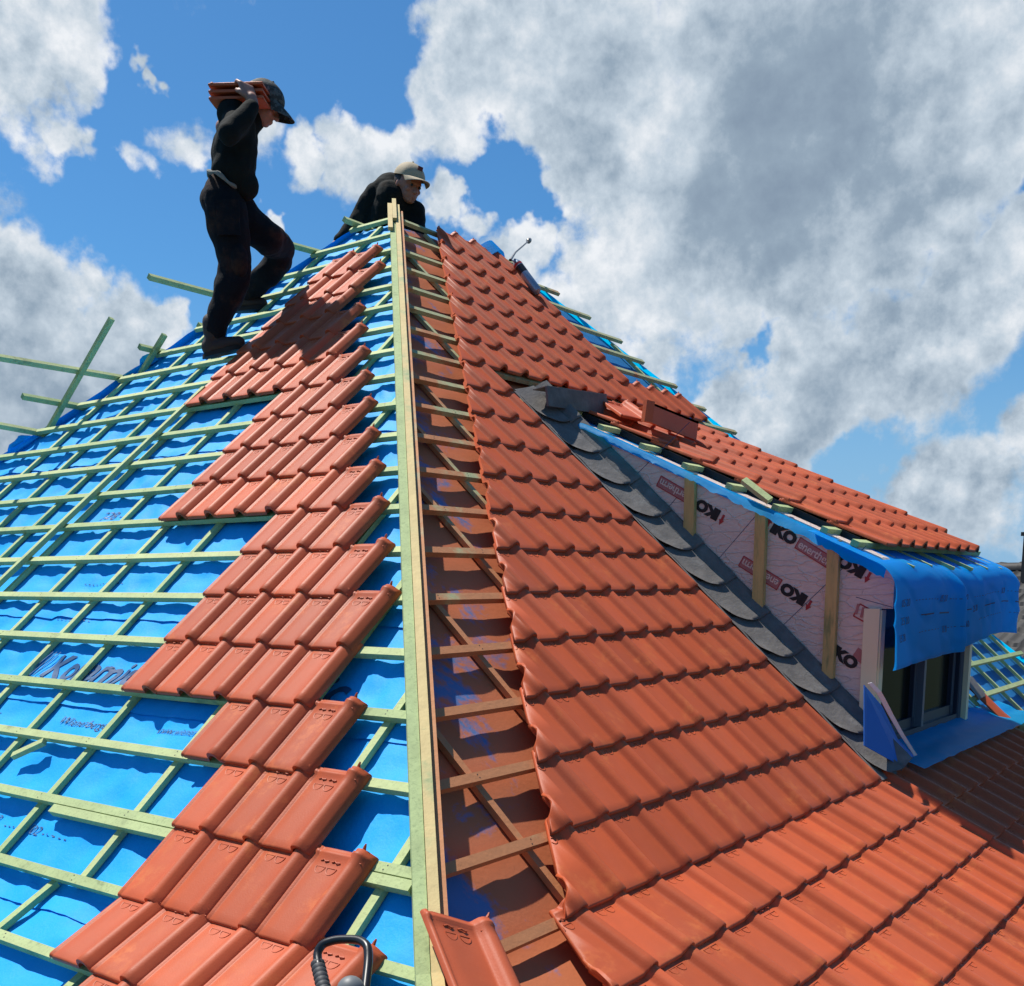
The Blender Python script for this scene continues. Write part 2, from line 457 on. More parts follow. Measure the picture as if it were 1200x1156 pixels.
# ------------------------------------------------------------------ the roof: two slopes
slopeL = thing('roof_slope', 'left roof slope of bare blue underlay with green battens and stepped rows of terracotta tiles', 'roof', Lp(0, 10))
slopeR = thing('roof_slope', 'right roof slope almost fully covered in orange terracotta tiles beside the dormer', 'roof', Rp(0, 10))

cbL = [y*S for y in (1.75, 1.2, .68, .15, -.40, -.95, -1.49, -2.12, -2.81, -3.35, -3.86, -4.35)]
def near(v, lst): return min(abs(v-q) for q in lst)
def crease(y, k):
    a = noise.noise(V((y*2.2+k*.35, k*.5-y*1.1, 21))); b_ = noise.noise(V((y*4.2-k*.5, k*.8, 31)))
    return .010*max(0, 1-abs(a)*14)+.006*max(0, 1-abs(b_)*12)
def sagL(y, k):
    fk = k-math.floor(k); sag = math.sin(math.pi*min(max((fk-.08)/.92, 0), 1))
    n = noise.noise(V((y*3.1, k*1.3, 3.3)))
    n2 = noise.noise(V((y*9, k*3.1, 1.1)))
    c = min(near(y, cbL)/0.15, 1)
    return -0.004 - 0.010*c*sag*(1+n) + 0.006*c*n2 + 0.006*c*n2 + .003*noise.noise(V((y*22, k*4, 5))) + crease(y, k)*c*.6
mb = MB()
def fL(u, v):
    k = -0.05+v*24.5
    y0, y1 = hipy(k)+.012, yfar(k)+.03+.03*noise.noise(V((k*1.7, 0, 9)))
    y = y0+(y1-y0)*u
    return Lp(y, k, FH+sagL(y, k))
mb.grid(fL, 190, 196)
membL = mb.build('underlay', MT['felt'], slopeL, smooth=True, ang=80)
for ke in (4.5, 9.62, 14.45, 16.35, 19.45, 22.4):
    def fl_(u, v, ke=ke):
        k = ke-.30*(1-v)+.02*noise.noise(V((u*7, ke, 0)))
        y0, y1 = hipy(k)+.02, yfar(k)
        y = y0+(y1-y0)*u
        return Lp(y, k, FH+sagL(y, k)+.0015+.0045*v*(1+.8*noise.noise(V((u*30, ke, 2)))))
    MB().grid(fl_, 160, 3).build('underlay_lap', MT['felt'], slopeL, smooth=True, ang=80)
mb = MB()
cbR = [x*S for x in (.39, -.35, -1.14, -1.95, -2.45, -2.95, -3.6, -4.25, -4.9)]
def fR(u, v):
    k = -0.05+v*24.5
    x0, x1 = hipx(k)+.012, xright(k)
    x = x0+(x1-x0)*u
    n = noise.noise(V((x*4, k*1.4, 13.3))); n2 = noise.noise(V((x*11, k*3, 2)))
    return Rp(x, k, FH-.005-.006*(1+n)*min(near(x, cbR)/.12, 1)+.003*n2)
mb.grid(fR, 150, 150)
membR = mb.build('underlay', MT['feltclay'], slopeR, smooth=True, ang=80)

# counter battens
def pieces(fn, k0, k1, nfn, parent, m, w=0.026, t=CT, name='counter_batten'):
    cuts = [k0, K0, k1] if k0 < K0 < k1 else [k0, k1]
    mbb = MB()
    for a, b in zip(cuts, cuts[1:]):
        mid = (a+b)/2
        mbb.beam(fn(a+(.001 if a == K0 else 0)), fn(b), nfn(mid), w, t)
    return mbb.build(name, m, parent)
for y in cbL:
    # start where the line is inside both hips
    ks = 0.15
    while ks < 24 and not (hipy(ks)+.02 < y < yfar(ks)-.01): ks += .1
    if ks > 23: continue
    pieces(lambda k: Lp(y, k, -BT+.001), ks, K0 if abs(y+2.81*S) < .02 else 24.3, nLa, slopeL, MT['green'])
pieces(lambda k: Lp(-2.66*S, k, -BT+.001), 18.97, 24.3, nLa, slopeL, MT['green'])
for x in cbR:
    ks = 0.15
    while ks < 24 and not (hipx(ks)+.02 < x < xright(ks)): ks += .1
    if ks < 23: pieces(lambda k: Rp(x, k, -BT+.001), ks, 24.3, nRa, slopeR, MT['claywood'])
for i in range(9):
    x = (2.35+.5*i)*S
    ks = .15
    while ks < 24 and not x < xright(ks)-.03: ks += .1
    if ks < 20: pieces(lambda k: Rp(x, k, -BT+.001), max(ks, .15), 19.6, nRa, slopeR, MT['green'])

# tile layout ------------------------------------------------------
rowsL = {20: (-3.21, 5), 19: (-3.21, 4), 18: (-3.21, 3), 17: (-2.94, 3), 16: (-2.13, 5), 15: (-2.13, 5), 14: (-2.13, 4), 13: (-2.13, 3),
         12: (-1.05, 6), 11: (-1.05, 5), 10: (-1.05, 4), 9: (-1.05, 3), 8: (0.03, 6), 7: (0.03, 5), 6: (0.03, 4), 5: (0.03, 3), 4: (0.03, 3), 3: (0.03, 2), 21: (-3.48, 6), 22: (-3.48, 7)}
def ydrift(k): return 0.010*(19-k)

# battens L: every batten its own board
MT['nail'] = mat('nail_head', (.03, .028, .025), .6)
def batten(a, b, up, parent, m, w=BW, t=BT, name='batten', nails=(), **kw):
    mb = MB().beam(a, b, up, w, t); n0 = len(mb.f)
    a, b = V(a), V(b); d = (b-a).normalized(); L_ = (b-a).length; sd = d.cross(V(up)).normalized()
    for q in nails:
        if .02 < q < L_-.02:
            for s_ in (-.006, .007):
                c = a+d*(q+random.uniform(-.006, .006))+sd*(s_+random.uniform(-.002, .002))+V(up).normalized()*.0006
                k_ = len(mb.v); rr = .0024
                mb.v += [tuple(c+d*rr*math.cos(i*math.pi/3)+sd*rr*math.sin(i*math.pi/3)) for i in range(6)]; mb.f.append(tuple(range(k_, k_+6)))
    o = mb.build(name, m, parent, **kw)
    o.data.materials.append(MT['nail'])
    for p in o.data.polygons[n0:]: p.material_index = 1
    return o
for k in range(0, 25):
    kk = k+.06 if k else .04
    up = nLa(kk)
    y0 = hipy(kk)+.025; y1 = yfar(kk)+(.0 if k in (0,) else random.uniform(-.015, .02))
    # boards of 3-4 m butt-jointed
    batten(Lp(y0, kk), Lp(y1, kk), up, slopeL, MT['green'], nails=[c-y0 for c in cbL])
for k in range(0, 25):
    kk = k+.06 if k else .04
    x0 = hipx(kk)+.03
    up = nRa(kk)
    if k < 8: batten(Rp(x0, kk), Rp(xright(kk)+random.uniform(.02, .16), kk), up, slopeR, MT['claywood'])
    else:
        batten(Rp(x0, kk), Rp(-.66*S, kk) if k < 20 else Rp(5.2*S, kk), up, slopeR, MT['claywood'], nails=[c-x0 for c in cbR])
        if 8 <= k < 20: batten(Rp(2.3*S if k > 10 else 2.6*S, kk), Rp(xright(kk)+random.uniform(.0, .12), kk), up, slopeR, MT['green'])
# doubled offcuts and a stray diagonal-looking loose batten
up = nL
MB().beam(Lp(-2.28*S, 18.2), Lp(-3.3*S, 18.2), up, .03, .024).build('batten_offcut', MT['green'], slopeL)
MB().beam(Lp(-4.1*S, 18.2), Lp(-4.50*S, 18.2), up, .03, .024).build('batten_offcut', MT['green'], slopeL)
tag(MB().beam(Lp(.19*S, 15.5, .024), Lp(.145*S, 7.45, .024), nL, .028, .022).build('loose_batten', MT['green']),
    'long loose green batten laid up the slope across the other battens on the left roof', 'batten')
tag(MB().beam(Lp(-1.62*S, 17.5, .001), Lp(-1.80*S, 17.2, .012), nL, .024, .018).build('wood_offcut', MT['green']),
    'short splintered green wood offcut stuck under a batten at lower left', 'offcut')

# ridge / hip boards: two boards side by side along the hip, cut at the kink
hipd = (V((hipx(10), hipy(10), -10*DH))).normalized()
hipn = (nL+nR).normalized()
def hipP(k): return V((hipx(k), hipy(k), Rp(0, k).z))
sdv = hipd.cross(hipn).normalized()       # +: towards right slope
if sdv.x < 0: sdv = -sdv
def hipbeam(k0, k1, off, h, w, t, m, name='hip_board'):
    mb = MB()
    cuts = [k0, K0, k1] if k0 < K0 < k1 else [k0, k1]
    for a, b in zip(cuts, cuts[1:]):
        n_ = hipn if b <= K0 else (nLk+nRk).normalized()
        mb.beam(hipP(a)+sdv*off+n_*h, hipP(b)+sdv*off+n_*h, n_, w, t)
    return mb.build(name, m, slopeL if off < 0 else slopeR)
HH = .026
hipbeam(-.35, 24, -.0145, HH, .031, .062, MT['green'])
hipbeam(-.45, 24, .0155, HH+.005, .026, .068, MT['tan'])
hipbeam(-.2, 24, .0385, HH-.012, .018, .055, MT['brown'])
hipbeam(-.62, .75, -.004, HH+.024, .024, .019, MT['tan'], 'hip_offcut')
hipbeam(-.30, 1.35, -.030, HH+.021, .026, .020, MT['tan'], 'hip_offcut')

# ------------------------------------------------------------------ terracotta tile
LT = GR+0.052
def tile_mesh(name='roof_tile', Lt=LT, dmg=0):
    us = [-.010, -.006, -.002, .003, .008, .014, .04, .075, .114, .119, .1225, .1265, .131, .137, .145, .155, .165, .174, .1835]
    hs = [.0005, .0045, .0050, .0015, .0005, .0025, .0026, .0020, .0015, .0030, .0070, .0150, .0222, .0268, .0290, .0280, .0215, .0100, .0010]
    vs = [(0.0, -.0105, -.3), (0.0, -.0050, -.12), (.0025, -.0016, -.03), (.007, .0, 0), (.03, .0004, 0), (.10, 0, 0), (Lt-.06, 0, 0), (Lt-.028, -.0005, 0), (Lt-.022, .0035, 0), (Lt-.014, .0035, 0), (Lt-.010, -.001, 0), (Lt-.002, -.001, 0), (Lt, -.004, 0)]
    nu, nv = len(us)-1, len(vs)-1
    tilt = .015
    def P(i, j, under=False):
        v, dn, sq = vs[j]
        h = hs[i]
        rib = max(0, (h-.003)/.0252)
        if j < 4: h = h*(1+sq*.45) if h > .003 else h
        # nose of the roll pulled back and rounded
        vv = v + rib*(.005 if j < 2 else .002 if j == 2 else 0) - (.003 if (j < 4 and rib > .2) else 0)
        h2 = h+dn
        if under: h2 = (h if h > .003 else .0)-.0105 + (0 if j > 1 else -.002)
        z = h2 + tilt*(1-v/Lt) + .008
        return V((us[i], vv, z))
    mb = MB()
    top = [[P(i, j) for i in range(nu+1)] for j in range(nv+1)]
    bot = [[P(i, j, True) for i in range(nu+1)] for j in range(nv+1)]
    n = (nu+1)*(nv+1); Wd = nu+1
    mb.v = [tuple(p) for r in top for p in r]+[tuple(p) for r in bot for p in r]
    for j in range(nv):
        for i in range(nu):
            a = j*Wd+i; mb.f.append((a, a+1, a+Wd+1, a+Wd)); a += n; mb.f.append((a, a+Wd, a+Wd+1, a+1))
    for i in range(nu):
        a = i; mb.f.append((a, a+n, a+n+1, a+1)); a = nv*Wd+i; mb.f.append((a, a+1, a+n+1, a+n))
    for j in range(nv):
        a = j*Wd; mb.f.append((a, a+Wd, a+Wd+n, a+n)); a = j*Wd+nu; mb.f.append((a, a+n, a+n+Wd, a+Wd))
    def zt(v): return .0026+tilt*(1-v/Lt)+.008
    # two D-shaped bosses and small nibs below the head
    for cx in (.042, .080):
        pts = []
        v0 = Lt-.061
        for q in range(9):
            a = math.pi*q/8
            pts.append(V((cx+math.cos(a)*.0155, v0-math.sin(a)*.020, zt(v0)+.0002)))
        mb.tube(pts, .0017, 4)
        mb.tube([V((cx-.0155, v0, zt(v0))), V((cx+.0155, v0, zt(v0)))], .0012, 4)
        mb.tube([V((cx-.013, v0+.017, zt(v0))), V((cx-.003, v0+.021, zt(v0)+.001)), V((cx+.004, v0+.016, zt(v0)+.002)), V((cx+.013, v0+.019, zt(v0)))], .0022, 5)
    # cross ridges over the roll at the head, and head lug
    mb.tube([V((.125, Lt-.040, .024)), V((.148, Lt-.041, .036)), V((.170, Lt-.039, .026))], .0018, 5)
    mb.tube([V((.150, Lt-.004, .022)), V((.156, Lt+.006, .034)), V((.158, Lt+.012, .038))], [.006, .004, .002], 6)
    me = mb.mesh(name, MT['tile'], True, 50)
    return me
TILE = tile_mesh()
def frame_mat(o, ex, ey, ez):
    m = Matrix((V(ex), V(ey), V(ez))).transposed().to_4x4(); m.translation = V(o); return m
def place_tile(M4, parent, me=None, jit=True, name='roof_tile', **kw):
    if jit:
        M4 = M4 @ Matrix.Translation((random.uniform(-.0012, .0012), random.uniform(-.003, .003), random.uniform(0, .0012))) @ Matrix.Rotation(random.uniform(-.006, .006), 4, 'Z')
    o = bpy.data.objects.new(name, me or TILE); COL.objects.link(o)
    if parent:
        o.parent = parent; o.matrix_parent_inverse = parent.matrix_world.inverted()
    o.matrix_world = M4
    return tag(o, **kw)
def tile_frame_L(y, k):
    b = k+.15
    up = -dL if b <= K0+.2 else -dLk
    if b > K0+.2: base = Lp(y, b)
    else: base = Lp(y, b) if b <= K0 else dL*(b*GL)+V((0, y, 0))
    return frame_mat(base, (0, -1, 0), up, V((0, -1, 0)).cross(up))
nt = 0
for k, (y0, cnt) in rowsL.items():
    for c in range(cnt):
        y = (y0-c*.27103+ydrift(k))*S
        M4 = tile_frame_L(y, k)
        place_tile(M4, slopeL); nt += 1

# right slope
def tile_frame_R(x, k):
    b = k+.10
    if b > K0+.2: base, up = Rp(x, b), -dRk
    else: base, up = dR*(b*GR)+V((x, 0, 0)), -dR
    return frame_mat(base, (1, 0, 0), up, V((1, 0, 0)).cross(up))
X0 = -2.91961*S
def cutx(k): return (0.545-.2595*k)*S if k <= 19.3 else (-4.47-.12*(k-19.3))*S
cand = []
for k in range(1, 25):
    for c in range(-12, 34):
        x = X0+(c-1)*W
        xr = x+W
        lim = (1.27 if k <= 6 else 2.35 if k == 7 else -.94 if k < 20 else 5.0)*S
        lx = cutx(k+.1); hx = cutx(k-1.1)
        if xr < lx+.012: continue
        if k < 20 and x > lim-.06: continue
        if k >= 20 and x > lim: continue
        ctr = Rp(x+W/2, k-.4)
        if not inframe(ctr, 420): continue
        cand.append((k, c, x, ctr))
cand.sort(key=lambda t: (t[3]-C0).length)
rest = []
def clipped(M4, cuts):
    bm = bmesh.new(); bm.from_mesh(TILE)
    inv = M4.inverted()
    for co, no in cuts:
        lc = inv @ co; ln = (inv.to_3x3() @ no).normalized()
        res = bmesh.ops.bisect_plane(bm, geom=bm.verts[:]+bm.edges[:]+bm.faces[:], plane_co=lc, plane_no=ln, clear_outer=True)
        ed = [e for e in res['geom_cut'] if isinstance(e, bmesh.types.BMEdge)]
        bmesh.ops.holes_fill(bm, edges=ed, sides=0)
    me = bpy.data.meshes.new('roof_tile'); bm.to_mesh(me); bm.free(); me.materials.append(MT['tile'])
    return me
nR_ind = 0
stuff_bm = bmesh.new()
for k, c, x, ctr in cand:
    M4 = tile_frame_R(x, k)
    cuts = []
    lx, hx = cutx(k+.1), cutx(k-1.3)
    if x < hx+.02:
        a, b = Rp(lx, min(k+.1, 24)), Rp(cutx(k-1.2), k-1.2)
        if k == 20: a = Rp(-4.62*S, 20.1); b = Rp(-4.43*S, 19.0)
        if k == 19: a = dR*(19.1*GR)+V((lx, 0, 0))
        d = (b-a).normalized(); no = d.cross(nRa(k)).normalized()
        if no.x > 0: no = -no
        cuts.append((a, no))
    lim = (-.955-.004*(k-8))*S
    if 8 <= k < 20 and x+W > lim: cuts.append((V((lim, 0, 0)), V((1, 0, 0))))
    me = clipped(M4, cuts) if cuts else None
    if me is not None and len(me.vertices) < 8: continue
    if nR_ind < 100:
        place_tile(M4, slopeR, me); nR_ind += 1
    else:
        src = (me or TILE).copy(); src.transform(M4 @ Matrix.Translation((random.uniform(-.0012, .0012), random.uniform(-.003, .003), 0)))
        stuff_bm.from_mesh(src); bpy.data.meshes.remove(src)
me = bpy.data.meshes.new('roof_tiles'); stuff_bm.to_mesh(me); stuff_bm.free(); me.materials.append(MT['tile'])
for p in me.polygons: p.use_smooth = True
me.set_sharp_from_angle(angle=rad(50))
link('roof_tiles', me, slopeR, kind='stuff', label='farther orange terracotta tiles of the right slope')
print('tiles', nt, len(cand))

# ------------------------------------------------------------------ far slopes closing the roof body + underlay on the far side
mb = MB()
def fF(u, v):
    k = -.05+v*24.5
    x0 = hipx(k)-.01; x1 = xright(k)
    x = x0+(x1-x0)*u
    bl = .022*max(0, noise.noise(V((x*2.5, k*1.1, 4))))*(1-u)**6
    return V((x, yfar(k)+.0, -k*DH-.03 if k <= K0 else Rp(0, k).z-.03))+nF*(.012+bl)
mb.grid(fF, 60, 110)
membF = mb.build('underlay', MT['felt'], slopeL, smooth=True, ang=80)
mb = MB()
def fX(u, v):
    k = -.05+v*24.5
    return V((xright(k), hipy(k)+(yfar(k)-hipy(k))*u, Rp(0, k).z-.03))
mb.grid(fX, 10, 40)
mb.build('underlay', MT['felt2'], slopeR)
# uncut ends of the far slope's battens and counter battens
def onF(x, y, h=0.0): return hit(x, y, PF+nF*h, nF)
for a, b in (((-160, 391), (146, 442.5)), ((25, 463), (97, 476)), ((-150, 470), (52, 507)), ((173, 323), (300, 357)), ((300, 275), (380, 297)), ((162, 405), (196, 413)), ((402, 256), (438, 270)), ((231, 380), (262, 388))):
    A, B = onF(*a, .012), onF(*b, .012)
    B.z = A.z if False else B.z
    d = (B-A)
    MB().beam(A, B+d.normalized()*.12, nF, .030, .026).build('batten', MT['green'], slopeL)
for a, b in (((130, 372), (62, 492)), ((192, 391), (172, 424))):
    A, B = onF(*a, -.012), onF(*b, -.012)
    MB().beam(A, B+(B-A).normalized()*.25, nF, .030, .022).build('counter_batten', MT['green'], slopeL)

# loose flaps of underlay along the far hip
for i, (k, ln) in enumerate(((8.6, .5), (5.6, .4), (2.6, .3))):
    mb = MB()
    def ff(u, v, k=k, ln=ln, i=i):
        kk = k-.5+u*1.0
        e = Lp(yfar(kk), kk, FH+.005)
        ragged = .10*(.6+.8*noise.noise(V((u*4, i*3.1, 0))))*math.sin(math.pi*min(max(u, .02), .98))**.6
        return e + V((-.22, .50, .06))*v*ragged*1.2 + nL*(.05*v*math.sin(u*5+i))
    mb.slab(ff, 12, 5, (0, 0, -.0015))
    mb.build('underlay_flap', MT['felt'], slopeL, smooth=True, ang=80)
# white hook of underlay near gas torch
MB().slab(lambda u, v: Rp((1.28+.22*u)*S, -.25+.5*v, .01+.05*math.sin(math.pi*u)), 8, 3, (0, 0, -.002)).build('underlay_flap', MT['felt2'], slopeR, smooth=True)
#__REST__
# ------------------------------------------------------------------ dormer
XC, XD = -.62*S, 2.25*S                      # cheek plane, far side
YF = -4.60*S                                 # front wall
TD = rad(24.5)
nD, dD = V((0, -math.sin(TD), math.cos(TD))), V((0, -math.cos(TD), -math.sin(TD)))
PDo = V((0, -4.45, -2.90))*S                 # eave batten top on the dormer roof
def Dp(x, y, h=0.0):                         # y measured in plan
    t = (y-PDo.y)/dD.y
    return V((x, PDo.y, PDo.z)) + dD*t + nD*h
YTOP = -1.90*S
dormer = thing('dormer', 'unfinished dormer with pink foil cheek, blue sheet over the eave and terracotta tiles on top', 'dormer', (0.4, YF, -4.3*S))
def onCheek(x, y, off=0.0): return hit(x, y, (XC-off, 0, 0), (1, 0, 0))
# cheek board (insulation) as one thick panel
def zR(y): return y*math.tan(TR)
def zD(y): return Dp(0, y, -.05).z
ck = [(-1.95, None)]
poly = [V((XC, -2.05*S, zR(-2.05*S)-.05)), V((XC, YF+.05*S, -4.3*S)), V((XC, YF+.05*S, -3.33*S)), V((XC, -4.71*S, -3.33*S)), V((XC, -4.71*S, -3.13*S)), V((XC, -4.62*S, zD(-4.55*S))), V((XC, -2.05*S, zD(-2.05*S)))]
MB().prism(poly, (.10, 0, 0)).build('foil_insulation_cheek', MT['foil'], dormer)
# insulation block over the window head
MB().box((XC+.10+ .75, -4.66*S, -3.235*S), 1.5, .10*S, .19*S).build('head_insulation', MT['foamend'], dormer)
# joints between boards
for a, b in (((742, 560), (808, 495)), ((812, 690), (893, 596)), ((905, 745), (1015, 640)), ((1003, 700), (1046, 712)), ((770, 610), (800, 575))):
    A, B = onCheek(*a, .001), onCheek(*b, .001)
    MB().beam(A, B, (-1, 0, 0), .0025, .002).build('board_joint', MT['ink'], dormer)
# studs
for yy, bot in ((-3.29, -2.86), (-3.82, -3.35), (-4.325, -3.79)):
    y = yy*S
    MB().box((XC-.016, y, (zD(y)+bot*S)/2+.005), .030, .052, zD(y)-bot*S-.0).build('stud', MT['stud'], dormer)
# corner boards in cream
MB().box((XC-.010, YF+.010*S, -3.76*S), .022, .068, .86*S).build('corner_board', MT['cream'], dormer)
MB().box((XC+.016, YF-.024, -3.78*S), .05, .02, .88*S).build('corner_board', MT['cream'], dormer)
MB().box((1.56*S, YF-.01, -3.80*S), .045, .05, .95*S).build('corner_board', MT['cream'], dormer)
# far cheek and back
poly2 = [V((XD-.45, -2.05*S, zR(-2.05*S)-.05)), V((XD-.45, YF+.05*S, -4.3*S)), V((XD-.45, YF+.05*S, -3.2*S)), V((XD-.45, -2.05*S, zD(-2.05*S)))]
MB().prism(poly2, (.05, 0, 0)).build('foil_insulation_cheek', MT['foil'], dormer)

# window ------------------------------------------------------------
wx0, wx1, wz0, wz1 = XC+.045, 1.53*S, -4.27*S, -3.28*S
win = MB()
fy = YF+.015
def bar(mb, x0, x1, z0, z1, y0, y1): mb.box(((x0+x1)/2, (y0+y1)/2, (z0+z1)/2), abs(x1-x0), abs(y1-y0), abs(z1-z0))
bar(win, wx0, wx0+.07, wz0, wz1, fy-.02, fy+.07); bar(win, wx1-.07, wx1, wz0, wz1, fy-.02, fy+.07)
bar(win, wx0+.07, wx1-.07, wz1-.07, wz1, fy-.02, fy+.07); bar(win, wx0+.07, wx1-.07, wz0, wz0+.05, fy-.02, fy+.07)
window = win.build('window', MT['frame'], dormer)
xm = (wx0+wx1)/2-.03
def sash(x0, x1, yo):
    mb = MB(); t = .05
    bar(mb, x0, x0+t, wz0+.05, wz1-.07, fy+yo, fy+yo+.045); bar(mb, x1-t, x1, wz0+.05, wz1-.07, fy+yo, fy+yo+.045)
    bar(mb, x0+t, x1-t, wz0+.05, wz0+.05+t, fy+yo+.002, fy+yo+.043); bar(mb, x0+t, x1-t, wz1-.07-t, wz1-.07, fy+yo+.002, fy+yo+.043)
    mb.build('sash', MT['frame'], window)
    mb = MB()
    for xx in (x0+t-.006, x1-t+.003): bar(mb, xx, xx+.006, wz0+.05+t, wz1-.07-t, fy+yo-.004, fy+yo+.0)
    for xx in (x0+.012, x1-.018): bar(mb, xx, xx+.004, wz0+.05, wz1-.07, fy+yo-.004, fy+yo)
    for i in range(0, len(mb.v), 8):
        m2 = MB(); m2.v = mb.v[i:i+8]; m2.f = list(mb.f[:6]); m2.build('gasket', MT['frameedge'], window)
    mb = MB(); bar(mb, x0+t, x1-t, wz0+.05+t, wz1-.07-t, fy+yo+.02, fy+yo+.026)
    mb.build('pane', MT['glass'], window)
sash(wx0+.072, xm-.002, .002); sash(xm+.034, wx1-.072, .002)
mb = MB(); bar(mb, xm, xm+.032, wz0+.05, wz1-.07, fy-.03, fy+.05); mb.build('mullion', MT['frameedge'], window)
mb = MB()
for xx in (wx0+.012, wx0+.03, wx0+.05, wx1-.016, wx1-.034, wx1-.054):
    mb = MB(); bar(mb, xx, xx+.005, wz0, wz1, fy-.026, fy-.02); mb.build('frame_groove', MT['frameedge'], window)
# frame sill and mortar crumbs
mb = MB(); bar(mb, wx0-.01, wx1+.01, wz0-.03, wz0, fy-.05, fy+.08); mb.build('window_sill', MT['frameedge'], window)
mb = MB()
for i in range(120):
    x = wx0+(wx1-wx0)*random.random()**.7; r = random.uniform(.004, .012)
    c = V((x, fy-.055-random.uniform(0, .02), wz0-.028+random.uniform(-.01, .006)))
    mb.box(c, r*2, r, r, V((1, random.uniform(-.5, .5), .2)).normalized(), V((random.uniform(-.5, .5), 1, 0)).normalized(), (0, 0, 1))
mb.build('mortar_crumbs', MT['bead'], dormer)
# dark room behind the panes
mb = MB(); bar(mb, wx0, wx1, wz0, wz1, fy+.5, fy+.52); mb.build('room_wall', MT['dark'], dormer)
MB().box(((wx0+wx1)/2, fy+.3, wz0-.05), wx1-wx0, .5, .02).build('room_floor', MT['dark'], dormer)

# blue sill membrane below the window
def apron(u, v):
    x = (-.50+u*3.4)*S
    ys = [(-4.56, -4.25), (-4.66, -4.29), (-4.74, -4.325), (-4.84, -4.345), (-4.93, -4.375)]
    t = v*(len(ys)-1); i = min(int(t), len(ys)-2); f = t-i
    y = ys[i][0]*(1-f)+ys[i+1][0]*f; z = ys[i][1]*(1-f)+ys[i+1][1]*f
    return V((x, y*S, z*S+.024+.006*noise.noise(V((u*22, v*5, 7)))))
MB().grid(apron, 70, 14).build('sill_membrane', MT['felt2'], dormer, smooth=True, ang=80)
# dark blue upturned sheet with a white edge at the lower left corner
def P_(x, y, yy): return hit(x, y, (0, yy*S, 0), (0, 1, 0))
fl = [P_(1013, 803, -4.66), P_(1013, 874, -4.72), P_(1056, 898, -4.84), P_(1071, 886, -4.80)]
def flap(u, v):
    a = fl[0].lerp(fl[1], v); b = fl[0].lerp(fl[3], v)
    p = a.lerp(b, u)
    return p+V((0, -.012*math.sin(math.pi*u), 0))
MB().prism([fl[0], fl[1], fl[2], fl[3], P_(1052, 866, -4.76), P_(1034, 828, -4.7)], (0, .004, 0)).build('membrane_flap', MT['feltdark'], dormer)
e1 = [P_(1016, 801, -4.68), P_(1026, 812, -4.72), P_(1040, 838, -4.75), P_(1054, 862, -4.79), P_(1070, 886, -4.83)]
mb = MB()
def wstrip(u, v):
    t = u*4; i = min(int(t), 3); p = e1[i].lerp(e1[i+1], t-i)
    return p+V((.0, 0, 0))+(CR*(.020*v*(1-.6*abs(u-.35)))-CU*(-.004*v))-V((0, .006, 0))
mb.slab(wstrip, 12, 2, (0, .003, 0)); mb.build('white_edge', MT['white'], dormer)

# deck and its underlay
def deck(u, v):
    x = XC-.012+(XD-XC+.012)*u; y = YTOP+(-4.62*S-YTOP)*v
    return Dp(x, y, FH-.0+.004*noise.noise(V((x*6, y*6, 1))))
MB().slab(deck, 40, 40, (0, 0, -.03)).build('underlay', MT['felt2'], dormer, smooth=True, ang=60)
# strip of underlay turned down over the top of the cheek, torn edge
def strip(u, v):
    y = (-2.2+(-4.70+2.2)*u)*S
    top = Dp(XC-.02, y, FH+.006)
    dn = .020+.032*u*u+.012*noise.noise(V((u*26, 2, 3)))+.008*noise.noise(V((u*70, 2, 3)))
    if v < .3: return top+V((.02-.03*v/.3*1.2, 0, .004))
    t = (v-.3)/.7
    return top+V((-.016-dn*.75*t-.005*noise.noise(V((u*18, v*2, 1))), 0, .004-dn*1.15*t))
MB().grid(strip, 110, 8).build('underlay_strip', MT['felt2'], dormer, smooth=True, ang=60)

# hanging sheet over the eave
def sheet(u, v):
    x = (-.80+3.22*u)*S + (.0 if v < .4 else -.06*(v-.4)*(1-u)**3)
    # path: on deck -> over the edge -> hanging
    wr = noise.noise(V((u*3.2, v*.8, 5)))*.030+noise.noise(V((u*8, v*1.5, 8)))*.010-.012*(1-abs(noise.noise(V((u*5+v*1.5, v*2.2, 3)))))**6+.009*(1-abs(noise.noise(V((u*9-v*3, v*3, 7)))))**8
    fold = -.045*math.exp(-((u-.40-.03*v)/.022)**2)+.028*math.exp(-((u-.46-.03*v)/.04)**2)-.03*math.exp(-((u-.97)/.05)**2)
    L = v*1.0
    if v < .36:
        y = (-4.22-.46*(v/.36))*S
        p = Dp(x, y, FH+.008+.012*abs(wr)*8*v)
        p.z += .010*math.sin(u*9)*(v/.36)
        return p
    a = Dp(x, -4.68*S, FH+.008); a.z += .010*math.sin(u*9)+.012*abs(wr)*8*.36
    t = (v-.36)/.64
    drop = (.56+.08*(1-u)**2+.025*math.sin(u*5.6+.4))*S
    # round over then hang
    z = a.z - drop*(t**1.25)
    y = a.y - .075*math.sin(min(t/.35, 1)*math.pi/2) + (wr+fold)*min(1, t*2.2) - .03*t*(1-u)
    return V((x, y, z))
sheetm = MB().slab(sheet, 90, 44, (0, 0.0012, -.0012)).build('hanging_sheet', MT['felt2'], dormer, smooth=True, ang=80)
def sheetpt(u, v, off=.003):
    p = V(sheet(u, v)); a = V(sheet(u+.01, v))-p; b = V(sheet(u, v+.01))-p
    n = a.cross(b).normalized()
    if n.y > 0: n = -n
    return p+n*off
